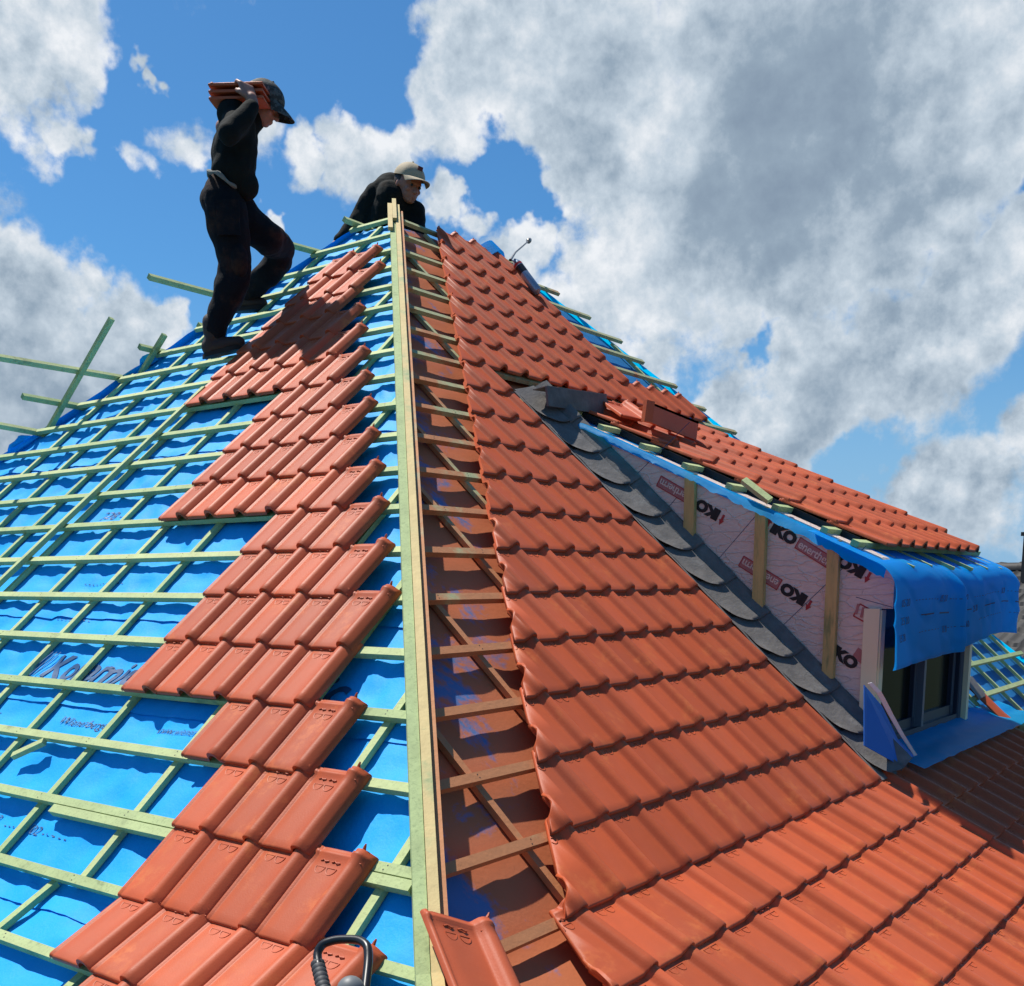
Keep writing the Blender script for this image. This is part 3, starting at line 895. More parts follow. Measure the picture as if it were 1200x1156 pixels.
def sheet_mark(u0, u1, v, wdt, name='printed_line', m='ink'):
    mb = MB(); n = max(2, int((u1-u0)*60))
    b = len(mb.v)
    for i in range(n+1):
        u = u0+(u1-u0)*i/n
        mb.v.append(tuple(sheetpt(u, v-wdt))); mb.v.append(tuple(sheetpt(u, v+wdt)))
    for i in range(n): mb.f.append((2*i, 2*i+1, 2*i+3, 2*i+2))
    return mb
marks = MB()
def addm(mb2, mb1): mb1.add(mb2.v, mb2.f)
u = .06
while u < .97:
    for vv, per, ln in ((.655, .024, .010), (.835, .026, .011)):
        pass
    u += .1
def dashrow(v, u0, u1, step, ln, w_):
    u = u0
    while u < u1:
        addm(sheet_mark(u, min(u+ln, u1), v, w_), marks); u += step
for a, b in ((.12, .26), (.34, .47), (.57, .80), (.9, .98)): dashrow(.655, a, b, .018, .008, .0022)
for a, b in ((.13, .27), (.34, .50), (.62, .84), (.92, .99)): dashrow(.84, a, b, .022, .011, .0018)
for a, b in ((.155, .235), (.27, .34), (.44, .55), (.66, .75), (.84, .91), (.95, .985)): addm(sheet_mark(a, b, .745, .0045), marks)
marks.build('printed_marks', MT['ink'], dormer)
for (u, v, t_) in ((.03, .66, '05 20'), (.03, .76, '25 20'), (.02, .85, '15 20'), (.27, .652, '05 20'), (.48, .655, '25 10'), (.56, .75, '25 20'), (.29, .845, '15 20'), (.52, .85, '60'), (.82, .655, '10 20')):
    p = sheetpt(u, v+.02, .005); q = sheetpt(u+.05, v+.02, .005); r_ = sheetpt(u, v-.02, .005)
    me = text_mesh(t_, .045, q-p, r_-p, p, .0004); me.materials.append(MT['inkfaint'])
    link('printed_marks', me, dormer)

# battens on the dormer roof (their cut ends stick out over the cheek)
rowsD = [-2.18, -2.52, -2.87, -3.21, -3.55, -3.885, -4.225, -4.56]
for i, y in enumerate(rowsD[:-1]):
    A = Dp(XC-.002-random.uniform(0, .012), (y-.03)*S, -.004); B = Dp(XD-.03, (y-.03)*S, -.004)
    MB().beam(A, B, nD, .034, .024).build('batten', MT['green'], dormer)
MB().beam(Dp(XC-.012, -4.46*S, .0), Dp(2.34*S, -4.46*S, .0), nD, .036, .026).build('eave_batten', MT['green'], dormer)
MB().beam(onCheek(872, 561, .03), onCheek(903, 585, .03), (-.5, 0, 1), .034, .022).build('batten_offcut', MT['green'], dormer)
for i in range(6):
    x = (-.28+.48*i)*S
    MB().beam(Dp(x, -2.0*S, -.024), Dp(x, (-4.70-random.uniform(0, .05))*S, -.024), nD, .024, .016).build('counter_batten', MT['green'], dormer)
# tiles on the dormer
DT = []
for r_i, yb in enumerate(rowsD):
    ncol = 9 if r_i < 7 else 8
    for c in range(ncol):
        x = (-.36+c*.283)*S
        base = Dp(x, yb*S, 0.0)
        M4 = frame_mat(base, (1, 0, 0), -dD, V((1, 0, 0)).cross(-dD)) @ Matrix.Diagonal((1.044, 1.06, 1, 1))
        place_tile(M4, dormer)
# black strip, not a batten, painting the shade under the left tile edge
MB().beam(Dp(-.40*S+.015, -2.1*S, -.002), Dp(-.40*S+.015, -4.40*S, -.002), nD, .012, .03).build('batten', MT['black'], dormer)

# lead flashing along the foot of the cheek ---------------------------
MB().slab(lambda u, v: Rp(XC-.002-.222*u, 7.9+11.2*v, .014+.004*noise.noise(V((v*30, u*2, 0)))+.006*u), 5, 90, nR*-.002).build('flashing_strip', MT['leadlight'], dormer, smooth=True)
def lead_piece(k, ln=1.28):
    def f(u, v):
        kk = k-ln+ln*v           # v=1: lower end
        lap = .003+.012*v*v
        # profile across: u 0 = top of upstand ... 1 = outer edge on roof
        if u < .5:      # sloping upstand dressed against the cheek
            t = u/.5; x = XC-.004-.072*t-lap*.6; h = .105*(1-t)+.038*t+.010*math.sin(math.pi*t)+.006*v
        else:           # part lying on the roof
            t = (u-.5)/.5; x = XC-.076-lap*.6-.125*t; h = .038*(1-t)**1.4+.024+.014*v**2-.004*t
        if u > .55:   # rounded outer lower corner
            t = (u-.55)/.45; kk -= .42*max(0, v-.50)/.50*(t**1.8); x += .0
        kk -= .05*max(0, v-.8)*(1-u)*5*.4
        p = Rp(x, kk, h)+V((-.002*noise.noise(V((u*8, kk*6, k))), 0, 0))+nR*(.003*noise.noise(V((u*6, kk*4, k*3))))
        return p
    return MB().slab(f, 18, 16, (.002, 0, -.0025)).build('lead_flashing', MT['lead'], dormer, smooth=True, ang=70)
for i in range(11):
    lead_piece(9.1+i*1.01)
# end piece turned a little
# printing on the foil ------------------------------------------------
def cheek_text(txt, a, b, size, m, flip=False, off=.0022, bold=0.0, shear=0, name='printed_letters', space=1.0):
    A, B = onCheek(*a, off), onCheek(*b, off)
    ox = (B-A).normalized()
    up = V((-1, 0, 0)).cross(ox)
    me = text_mesh(txt, size, ox, up, A, .0003, shear, bold=bold, space=space)
    me.materials.append(MT[m]); return link(name, me, dormer)
def cheek_box(a, b, h, m='red', off=.0018, lw=.0035, fill=False):
    A, B = onCheek(*a, off), onCheek(*b, off)
    ox = (B-A).normalized(); up = V((-1, 0, 0)).cross(ox); L_ = (B-A).length
    mb = MB()
    n = V((-1, 0, 0))
    P0, P1, P2, P3 = A, A+ox*L_, A+ox*L_+up*h, A+up*h
    if fill: mb.prism([P0, P1, P2, P3], (.0006, 0, 0))
    else:
        for p, q in ((P0, P1), (P1, P2), (P2, P3), (P3, P0)): mb.beam(p, q, n, lw, .0006)
    return mb.build('printed_box', MT[m], dormer)
LH = .058
def stretch_x(me, A, ox, k):
    for v in me.vertices: v.co = v.co+ox*((v.co-A).dot(ox)*(k-1))
def logo(a, b, upright=True, word=True, left=True, nbox=None, iko='IKO', en='enertherm'):
    """a = start of IKO baseline, b = point further along the reading direction"""
    A, B = onCheek(*a), onCheek(*b)
    ox = (B-A).normalized(); up = V((-1, 0, 0)).cross(ox)
    me = text_mesh(iko, LH*1.12, ox, up, A+V((-.0022, 0, 0)), .0003, .0, bold=.0045, space=.95); me.materials.append(MT['black']); link('printed_letters', me, dormer)
    stretch_x(me, A, ox, 1.22); w0 = max(v.co.dot(ox) for v in me.vertices)-A.dot(ox)
    if word:
        st = A+ox*(w0+.010)+V((-.0018, 0, 0))
        me = text_mesh(en, LH*.86, ox, up, st+ox*.008+up*.006+V((-.0012, 0, 0)), .0003, 0, bold=.0008, space=.95)
        wl = max(v.co.dot(ox) for v in me.vertices)-st.dot(ox)+.008
        me.materials.append(MT['foil']); link('printed_letters', me, dormer)
        mb = MB(); h = LH*.80
        mb.prism([st-up*.004, st+ox*wl-up*.004, st+ox*wl+up*h, st+up*h], (.0006, 0, 0)); mb.build('printed_box', MT['redfoil'], dormer)
        mb = MB()
        for p, q in ((st-up*.004, st+ox*wl-up*.004), (st+ox*wl-up*.004, st+ox*wl+up*h), (st+ox*wl+up*h, st+up*h), (st+up*h, st-up*.004)):
            mb.beam(p+V((-.001, 0, 0)), q+V((-.001, 0, 0)), (-1, 0, 0), .004, .0006)
        mb.build('printed_box', MT['red'], dormer)
    # small red arrow before the word
    s0 = A-ox*.022+V((-.002, 0, 0))
    mb = MB(); mb.prism([s0+up*.005-ox*.006, s0+up*.005+ox*.006, s0+up*.03+ox*.006, s0+up*.03+ox*.014, s0+up*.055, s0+up*.03-ox*.014, s0+up*.03-ox*.006], (.0006, 0, 0)); mb.build('printed_arrow', MT['red'], dormer)
MT['redfoil'] = mat('red_print_on_foil', (0.45, 0.18, 0.17), 0.5, metal=.2)
logo((845, 600), (816, 583), en='enertherm')          # upside-down, upper left
logo((947, 700), (915, 680), en='enertherm')          # upside-down, centre
logo((1016, 667), (985, 650), word=False)
logo((902, 622), (932, 641))                          # upright
logo((972, 765), (1000, 785), word=False)
cheek_box((998, 770), (1012, 780), .05, 'redfoil', fill=True)
cheek_box((1000, 722), (1020, 733), .058, 'red', lw=.006)
cheek_box((902, 734), (925, 750), .012, 'red', lw=.004)
for i, (a, b) in enumerate((((1003, 720), (1006, 708)), ((1009, 724), (1012, 712)), ((1015, 727), (1018, 716)))):
    MB().beam(onCheek(*a, .003), onCheek(*b, .003), (-1, 0, 0), .012, .0006).build('printed_letters', MT['redfoil'], dormer)
# letters on the underlay at the cheek top
me = text_mesh('O', .07, onCheek(925, 640)-onCheek(900, 625), V((.6, .3, 1)), Dp(XC-.01, -3.98*S, FH+.012)+V((-.02, 0, -.035)), .0004, bold=.003); me.materials.append(MT['ink']); link('printed_letters', me, dormer)

# ------------------------------------------------------------------ verge strip of tiles and lead right of the dormer
tag(MB().slab(lambda u, v: Rp((2.25+.17*u)*S, 17.3+2.0*v, .025+.022*math.sin(math.pi*u)), 8, 4, (0, 0, -.012)).build('verge_tile', MT['tile'], smooth=True),
    'narrow terracotta half tile strip running down beside the far side of the dormer', 'roof tile')
tag(MB().slab(lambda u, v: Rp((2.16+.20*u)*S, 17.6+.6*v, .05-.02*v+.015*math.sin(2*u)), 6, 3, (0, 0, -.003)).build('lead_offcut', MT['leadlight'], smooth=True),
    'bent grey lead offcut at the foot of the far dormer corner', 'lead offcut')

# ------------------------------------------------------------------ printing on the left underlay
def felt_text(txt, y, k, size, m='inkfaint', shear=0.25, bold=0.0, hor=(0, -1, 0), space=1.0):
    p = Lp(y*S, k, FH+.0045)
    me = text_mesh(txt, size, hor, -dL, p, .0, shear, bold=bold, space=space); me.materials.append(MT[m])
    bm = bmesh.new(); bm.from_mesh(me); bmesh.ops.triangulate(bm, faces=bm.faces[:])
    for _ in range(6):
        ed = [e for e in bm.edges if e.calc_length() > .014]
        if not ed: break
        bmesh.ops.subdivide_edges(bm, edges=ed, cuts=1); bmesh.ops.triangulate(bm, faces=bm.faces[:])
    bm.to_mesh(me); bm.free()
    # drape on the underlay
    for v in me.vertices:
        co = v.co; kk = -(co-nL*co.dot(nL)).dot(-dL)/GL
        s_ = sagL(co.y, kk)
        v.co = co + nL*(FH+s_+.0032 - co.dot(nL))
    return link('printed_letters', me, slopeL)
felt_text('Koramic', -1.07, 15.82, .165, 'ink2', .25, .004)
felt_text('Koramic', -2.62, 15.86, .165, 'ink2', .25, .004)
for i, a in enumerate((-.98, -1.02, -1.06)):
    MB().beam(Lp((a+.03)*S, 15.84, FH+.006), Lp((a-.03)*S, 15.3, FH+.006), nL, .006, .001).build('printed_letters', MT['inkfaint'], slopeL)
felt_text('a wienerberger', -.62, 16.72, .045)
felt_text('Wienerberger', -1.63, 16.70, .052, 'ink')
felt_text('www.wienerberger.com', -2.42, 16.62, .042)
felt_text('- - - -05/02 - - - - -', -1.9, 18.55, .05)
felt_text('- - - - - 228', -1.5, 18.5, .05)
felt_text('228 - - -', -.0, 11.65, .08)
felt_text('02 220', -4.45, 19.55, .07, 'ink')
felt_text('- - - - - - - - - - -', -.6, 13.6, .045, 'ink')
felt_text('- - - - - - - - -', -.7, 14.55, .045)
# ------------------------------------------------------------------ loose things on the roof
def loose_tile(o, ex, ey, label, **kw):
    ex = V(ex).normalized(); ey = V(ey); ey = (ey-ex*ey.dot(ex)).normalized()
    return place_tile(frame_mat(o, ex, ey, ex.cross(ey)), None, None, False, label=label, cat='roof tile', **kw)
# foreground tile leaning on the hip, head up
hd = hit(548, 1082, hipP(19.6)+nR*.05, nR)
A = hit(497, 1069, hipP(19)+nR*.06, nR); B = hit(586, 1094, hipP(19)+nR*.04, nR)
ex = (B-A).normalized(); Cc = hit(560, 1230, Rp(0, 21.3, .05), nRk)
ey = ((A+B)/2-Cc).normalized()
sc_ = (B-A).length/.1835
loose_tile(A-(ey-ex*ey.dot(ex)).normalized()*LT, ex, ey, 'loose terracotta tile leaning head up against the hip boards at the bottom of the photo')
# chip of mortar
c = Lp(-4.62*S, 19.85, .004)
MB().prism([c+V((0, .022, 0)), c+V((0, -.02, .0))-dL*.004, c-dL*.018+V((0, -.012, 0)), c-dL*.026, c-dL*.010+V((0, .022, 0))], nL*.012).build('tile_chip', mat('grey_chip', (.17, .15, .12), .9, var=.3, vscale=60), None,
    label='small grey brown chip of mortar lying on the lowest batten beside the hip board', cat='debris')
# black hooked handle tool at the bottom
tl = thing('hand_tool', 'black bent tube handle with ribbed rubber grip and grey cap, lying on the lowest tiles', 'tool', hit(405, 1150, Lp(-4, 20.5, .08), nL))
def T_(x, y, h): return hit(x, y, nLk*(nLk.dot(Lp(0, 21, h))), nLk)
pts = [T_(382, 1170, .10), T_(375, 1140, .10), T_(371, 1118, .11), T_(378, 1106, .12), T_(395, 1101, .12), T_(420, 1101, .12), T_(431, 1108, .12), T_(432, 1125, .11), T_(428, 1160, .10)]
sm = []
for i in range(len(pts)-1):
    for t in range(4): sm.append(pts[i].lerp(pts[i+1], t/4))
sm.append(pts[-1])
for _ in range(2): sm = [sm[0]]+[(sm[i-1]+sm[i]*2+sm[i+1])/4 for i in range(1, len(sm)-1)]+[sm[-1]]
MT['blk'] = mat('black_rubber', (.012, .012, .013), .35)
MT['greyp'] = mat('grey_plastic', (.16, .17, .17), .5)
MB().tube(sm, .0095, 12).build('handle_tube', MT['blk'], tl, smooth=True)
gp = [pts[0].lerp(T_(372, 1128, .10), t/24) for t in range(25)]
MB().tube(gp, [.0155 if i % 3 else .0125 for i in range(25)], 12).build('ribbed_grip', MT['greyd'] if 'greyd' in MT else mat('dark_grey_rubber', (.045, .047, .05), .6), tl, smooth=True)
cc = T_(411, 1160, .12); rr = .028
MB().grid(lambda u, v: cc+V((math.cos(u*2*math.pi)*math.sin(v*math.pi), math.sin(u*2*math.pi)*math.sin(v*math.pi), math.cos(v*math.pi)))*rr, 20, 12).build('grey_cap', MT['greyp'], tl, smooth=True, ang=80)

# lead box at the top of the cheek
LY = -2.28*S
a0, a1 = hit(643, 476, (0, LY, 0), (0, 1, 0)), hit(711, 486, (0, LY, 0), (0, 1, 0))
b0, b1 = hit(641, 453, (0, LY+.01, 0), (0, 1, 0)), hit(711, 463, (0, LY+.01, 0), (0, 1, 0))
lb = thing('lead_gutter_box', 'dark grey folded lead box standing on the junction above the dormer cheek', 'lead box', a0)
MB().prism([a0, a1, b1, b0], (0, .012, 0)).build('box_front', MT['lead'], lb)
MB().prism([b0, b1, b1+V((.02, .10, -.005)), b0+V((.02, .10, -.005))], (0, 0, .004)).build('box_lid', MT['leadlight'], lb)
MB().prism([a1, a1+V((.035, .03, 0)), b1+V((.035, .03, 0)), b1], (.004, .004, 0)).build('box_end', MT['lead'], lb)
# verge tile lying on the dormer roof
vt = thing('verge_tile', 'terracotta box shaped verge tile lying on its side on the dormer tiles', 'roof tile', Dp(.7*S, -2.1*S, .05))
def Q_(x, y, h): return hit(x, y, Dp(0, -2.2*S, h), nD)
q0 = hit(764, 496, (0, -2.80*S, 0), (0, 1, 0)); 
ax = (hit(816, 516, (0, -2.80*S, 0), (0, 1, 0))-q0); up_ = hit(767, 473, (0, -2.80*S, 0), (0, 1, 0))-q0
MB().prism([q0, q0+ax, q0+ax+up_, q0+up_], (0, .014, 0)).build('tile_skirt', MT['tile'], vt)
MB().prism([q0+up_, q0+ax+up_, q0+ax+up_+V((.05, .12, 0)), q0+up_+V((.05, .12, 0))], (0, 0, -.012)).build('tile_top', MT['tile'], vt)
MB().prism([q0+V((-.004, -.004, 0)), q0+up_*1.08+V((-.004, -.004, 0)), q0+up_*1.08-ax*.12+V((0, .01, 0)), q0-ax*.12+V((0, .01, 0))], (.0, .02, 0)).build('tile_collar', MT['tile'], vt)
for i, (x, y, rz, tl_) in enumerate(((690, 468, .2, 'loose terracotta tile lying upslope of the lead box, its head knobs caught by the sun'),)):
    o_ = Q_(x+38, y+24, .035+.012*i)
    ex_ = V((math.cos(rz), math.sin(rz), 0)); 
    loose_tile(o_, V((.80, -.45, -.12)) if i < 2 else (1, .2, 0), -dD+V((.2*i, 0, .05)), tl_)

# gas torch behind the ridge end
gt = thing('gas_torch', 'slim gas canister with burner wand resting on the tile edge near the ridge', 'gas torch', Rp(1.42*S, 1, .05))
A, B = hit(604, 307, Rp(0, 0, .09), nR), hit(630, 342, Rp(0, 0, .05), nR)
d_ = (B-A)
MT['can'] = mat('grey_blue_canister', (.30, .38, .46), .35, metal=.5)
MB().tube([A-d_*.06, A, A+d_*.06, A+d_*.12, B-d_*.05, B], [.012, .02, .027, .030, .030, .025], 16).build('canister', MT['can'], gt, smooth=True)
MB().tube([A+d_*.10, A+d_*.16], .0306, 16).build('canister_band', MT['red'], gt, smooth=True)
MB().tube([A+d_*.18, A+d_*.40], .0305, 16).build('canister_label', MT['blk'], gt, smooth=True)
mxp = MT['metal'] = mat('worn_metal', (.35, .33, .30), .4, metal=.7)
P1, P2, P3 = hit(598, 305, Rp(0, 0, .10), nR), hit(604, 296, Rp(0, 0, .12), nR), hit(619, 283, Rp(0, 0, .14), nR)
MB().tube([A, P1, P2, P3], [.009, .010, .006, .005], 8).build('burner_wand', MT['metal'], gt, smooth=True)
MB().tube([P3, P3+(P3-P2).normalized()*.012, P3+(P3-P2).normalized()*.05], [.010, .018, .016], 10).build('burner_head', MT['metal'], gt, smooth=True)

# ------------------------------------------------------------------ house body, ground, neighbour
def wallbox(name, x0, x1, y0, y1, z0, z1, m, parent=None, **kw):
    return MB().box(((x0+x1)/2, (y0+y1)/2, (z0+z1)/2), x1-x0, y1-y0, z1-z0).build(name, m, parent, **kw)
ex_, ey_ = hipx(24)+.35, hipy(24)+.35
zE = Rp(0, 24).z-.12
house = thing('house_walls', 'brick house walls hidden below the roof being retiled', 'house', (0, 0, -9))
wallbox('wall', ex_, 4.6, ey_, 3.4, -9.0, zE, MT['brick'], house)
MB().box((0, 0, -9.05), 700, 700, .1).build('ground', MT['grass'], None, kind='structure')

nb = thing('neighbour_house', 'neighbouring house with black roof tiles and dark chimney beyond the dormer', 'house', V((0, 0, 0)))
def far(x, y, dist): 
    d = ray(x, y); return C0+d*dist
dist = 17.0
Rg0, Rg1 = far(1120, 667, dist+1.5), far(1330, 674, dist-1)
Rg1.z = Rg0.z
rd = (Rg1-Rg0).normalized(); back = V((0, 0, 1)).cross(rd)
if back.dot(CF) < 0: back = -back
slope_d = (-back*.80-V((0, 0, .60))).normalized()
ns = slope_d.cross(rd).normalized()
if ns.z < 0: ns = -ns
LN = (Rg1-Rg0).length+4
st = Rg0-rd*.6
mb = MB()
nco = int(LN/.22)
def nbf(u, v):
    a = u*LN; b = v*5.2
    row = b/.32; fr = row-math.floor(row)
    col = (a/.22)
    return st+rd*a+slope_d*b+ns*(.045*fr+.035*max(0, math.sin(col*2*math.pi))**2*(1 if v > 0 else 0))
mb.grid(nbf, nco*6, 16*6)
mb.build('roof', MT['darktile'], nb, smooth=True, ang=40)
mb = MB()
for i in range(int(LN/.36)):
    a = st+rd*(i*.36)
    n1 = 9
    mb.slab(lambda u, v: a+rd*(.38*u)+ (back*(-math.cos(v*math.pi))+V((0, 0, 1))*math.sin(v*math.pi))*(.11+.015*(u < .15))+V((0, 0, -.02)), 3, 8, (0, 0, -.015))
mb.build('ridge_tiles', MT['darktile'], nb, smooth=True)
MB().prism([st, st+rd*LN, st+rd*LN+back*4-V((0, 0, 3)), st+back*4-V((0, 0, 3))], (0, 0, -.1)).build('roof', MT['darktile'], nb)
MB().box(st+rd*LN/2+back*.0+V((0, 0, -6.5)), LN-.6, 6.0, 6.5, rd, back).build('wall', MT['brick'], nb)
chm = far(1200, 648, dist)
cb = chm+back*.3+rd*.25
MB().box(cb+V((0, 0, -.2)), .62, .5, .95, rd, back).build('chimney', MT['darktile'], nb)
MB().box(cb+V((0, 0, .29)), .68, .56, .06, rd, back).build('chimney', MT['darktile'], nb)
#__PEOPLE__
# ------------------------------------------------------------------ people
class BB(MB):
    """overlapping round volumes, later fused into one skin by a voxel remesh"""
    def ball(s, c, r, sx=(1, 1, 1), axes=None, seg=14):
        c = V(c); ax = axes or (V((1, 0, 0)), V((0, 1, 0)), V((0, 0, 1)))
        b = len(s.v); nv = seg//2+1
        s.v.append(tuple(c+ax[2]*r*sx[2]))
        for j in range(1, nv):
            a = math.pi*j/nv
            for i in range(seg):
                t = 2*math.pi*i/seg
                s.v.append(tuple(c+ax[0]*(r*sx[0]*math.sin(a)*math.cos(t))+ax[1]*(r*sx[1]*math.sin(a)*math.sin(t))+ax[2]*(r*sx[2]*math.cos(a))))
        s.v.append(tuple(c-ax[2]*r*sx[2])); e = len(s.v)-1
        for i in range(seg): s.f.append((b, b+1+i, b+1+(i+1) % seg))
        for j in range(nv-2):
            for i in range(seg):
                p = b+1+j*seg+i; q = b+1+j*seg+(i+1) % seg; s.f.append((p, p+seg, q+seg, q))
        for i in range(seg): s.f.append((e, b+1+(nv-2)*seg+(i+1) % seg, b+1+(nv-2)*seg+i))
        return s
    def limb(s, pts, rs, seg=14):
        pts = [V(p) for p in pts]
        for p, r in zip(pts, rs): s.ball(p, r, seg=seg)
        s.tube(pts, rs, seg)
        return s
    def fuse(s, name, m, parent, vox=.007, smooth=3, disp=0.0, dscale=9.0):
        me = bpy.data.meshes.new(name); me.from_pydata(s.v, [], s.f); me.update()
        bm = bmesh.new(); bm.from_mesh(me); bmesh.ops.recalc_face_normals(bm, faces=bm.faces[:]); bm.to_mesh(me); bm.free()
        ob = bpy.data.objects.new(name, me); COL.objects.link(ob)
        md = ob.modifiers.new('r', 'REMESH'); md.mode = 'VOXEL'; md.voxel_size = vox; md.use_smooth_shade = True
        sm_ = ob.modifiers.new('s', 'SMOOTH'); sm_.iterations = smooth; sm_.factor = .5
        dg = bpy.context.evaluated_depsgraph_get()
        out = bpy.data.meshes.new_from_object(ob.evaluated_get(dg)); bpy.data.objects.remove(ob)
        if disp:
            nn = [v.normal.copy() for v in out.vertices]
            for v, n in zip(out.vertices, nn):
                p = v.co
                f = noise.noise(V((p.x*dscale, p.y*dscale, p.z*dscale*2.2)))+.5*noise.noise(p*dscale*2.7)
                v.co = p + n*disp*f
        out.materials.clear(); out.materials.append(m)
        for p in out.polygons: p.use_smooth = True
        return link(name, out, parent)
MT['skin'] = mat('skin', (.36, .17, .12), .55, var=.08, vscale=30)
MT['jacket'] = mat('black_fleece', (.008, .011, .010), .9, spec=.2, var=.4, vscale=20, bump=.6, bscale=90)
MT['camo'] = mat('dark_camouflage_jacket', (.007, .010, .010), .9, spec=.2, var=.3, vscale=20, col2=(.020, .016, .012), c2scale=14, c2lo=.52, c2hi=.56, bump=.5, bscale=80)
MT['trouser'] = mat('dusty_work_trousers', (.007, .008, .011), .9, spec=.2, var=.4, vscale=16, col2=(.055, .026, .017), c2scale=7, c2lo=.48, c2hi=.75, bump=.7, bscale=70)
MT['boot'] = mat('brown_leather_boot', (.040, .022, .016), .7, var=.4, vscale=25, bump=.6, bscale=60)
MT['sole'] = mat('boot_sole', (.02, .016, .014), .8)
MT['capdark'] = mat('dark_camouflage_cap', (.03, .035, .032), .8, col2=(.10, .11, .10), c2scale=40, c2lo=.52, c2hi=.56)
MT['capcream'] = mat('beige_cap', (.46, .37, .24), .8, var=.1, bump=.3)
MT['shirt'] = mat('grey_shirt', (.20, .205, .185), .85, var=.2)
MT['hair'] = mat('short_brown_hair', (.035, .022, .016), .7)
MT['eye'] = mat('eye', (.02, .02, .02), .3)
hd_ = V((CF.x, CF.y, 0)).normalized(); rt_ = V((CR.x, CR.y, 0)).normalized(); UP = V((0, 0, 1))

def hand(bb, wrist, palm, fdir, ndir, side, curl=.9, L=.075, thumb=1):
    """palm + four bent fingers + thumb; fdir: towards finger tips, ndir: palm normal (towards the grip), side: towards the thumb"""
    f, n, s_ = V(fdir).normalized(), V(ndir).normalized(), V(side).normalized()
    pc = V(palm)
    bb.limb([wrist, wrist.lerp(pc, .5)], [.027, .028])
    for q in (-.027, -.009, .009, .027): bb.limb([wrist.lerp(pc, .4)+s_*q*.6, pc+f*.035+s_*q], [.017, .0145])
    for q, ln in ((.030, .92), (.010, 1.0), (-.010, .95), (-.030, .76)):
        p = pc+f*.040+s_*q; d = f.copy(); pts = [p]; ax = f.cross(n)
        for seg_ in (.42, .32, .26):
            d = (Quaternion(ax, curl*.62) @ d).normalized(); p = p+d*L*ln*seg_*1.25; pts.append(p)
        bb.limb(pts, [.0105, .0095, .0088, .0075], 10)
    b = wrist.lerp(pc, .55)+s_*.028
    bb.limb([b, b+s_*.022+f*.022+n*.012, b+s_*.024+f*.045+n*.030, b+s_*.014+f*.062+n*.040], [.015, .012, .0105, .008], 10)

def cap_mesh(name, c, fwd, up, r, m, parent, brim_len=.075, brimm=None, drop=.35):
    """baseball cap: domed crown with button, curved peak"""
    f = V(fwd).normalized(); u = V(up); u = (u-f*u.dot(f)).normalized(); s_ = f.cross(u)
    cp = link(name, MB().grid(lambda a, b: c+(f*math.cos(a*2*math.pi)*1.12+s_*math.sin(a*2*math.pi)*.93)*r*math.cos(b*math.pi/2*.98)*(1+.02*math.cos(a*12*math.pi)*math.cos(b*1.5))+u*r*(.92*math.sin(b*math.pi/2)-.12), 36, 12).mesh(name, m, True, 80), parent)
    def peak(a, b):
        t = (a-.5)*2
        ang = t*1.15
        root = c+(f*math.cos(ang)*1.10+s_*math.sin(ang)*.92)*r-u*r*.10
        ext = f*brim_len*(1-.55*abs(t)**2.2)-u*brim_len*(drop+.30*t*t)
        return root+ext*b-u*(.010*b*b)
    MB().slab(peak, 16, 6, u*.004).build('cap_peak', brimm or m, cp, smooth=True)
    BB().ball(c+u*r*.80, .008).build('cap_button', m, cp, smooth=True)
    return cp

# --- worker one: climbing, tiles on the shoulder
FB = Lp(.41*S, 5.95, .0)
def A1(x, y, d=0.0): return hit(x, y, FB+hd_*d, hd_)
toe2 = Lp(.84*S, 3.62, .0)
d2 = (toe2-FB).dot(hd_)
w1 = thing('person', 'worker in black fleece and dusty trousers climbing the battens with tiles on the shoulder', 'person', FB)
DN, DF = -.075, .085
b = BB()
# legs + torso core
b.limb([A1(263, 236, DN), A1(268, 275, DN), A1(273, 312, DN), A1(262, 350, DN), A1(252, 388, DN)], [.080, .070, .055, .050, .036])
b.limb([A1(271, 242, DF), A1(302, 268, DF+.03), A1(330, 294, (DF+d2)*.6), A1(308, 322, d2*.85), A1(288, 350, d2)], [.080, .070, .055, .048, .036])
b.limb([A1(266, 228), A1(271, 205), A1(275, 175), A1(281, 148)], [.090, .082, .085, .075])
b.limb([A1(262, 150, -.10), A1(281, 142), A1(284, 145, .14)], [.042, .055, .045])
# near arm bent up to the tiles
SH, EL, WR = A1(277, 144, -.15), A1(270, 157, -.33), A1(297, 123, -.24)
b.limb([SH, EL], [.045, .036]); b.limb([EL, WR], [.036, .026])
hand(b, WR, A1(292, 108, -.22), A1(283, 92, -.20)-A1(296, 116, -.22), rt_*-.25+hd_*.8-UP*.3, -rt_*.55+UP*.15-hd_*.3, curl=1.0)
# far arm also raised to steady the load
SH2, EL2, WR2 = A1(284, 146, .15), A1(279, 168, .30), A1(292, 140, .24)
b.limb([SH2, EL2, WR2], [.042, .036, .026])
hand(b, WR2, A1(291, 126, .22), UP, -rt_*.3-hd_, -rt_, curl=.8)
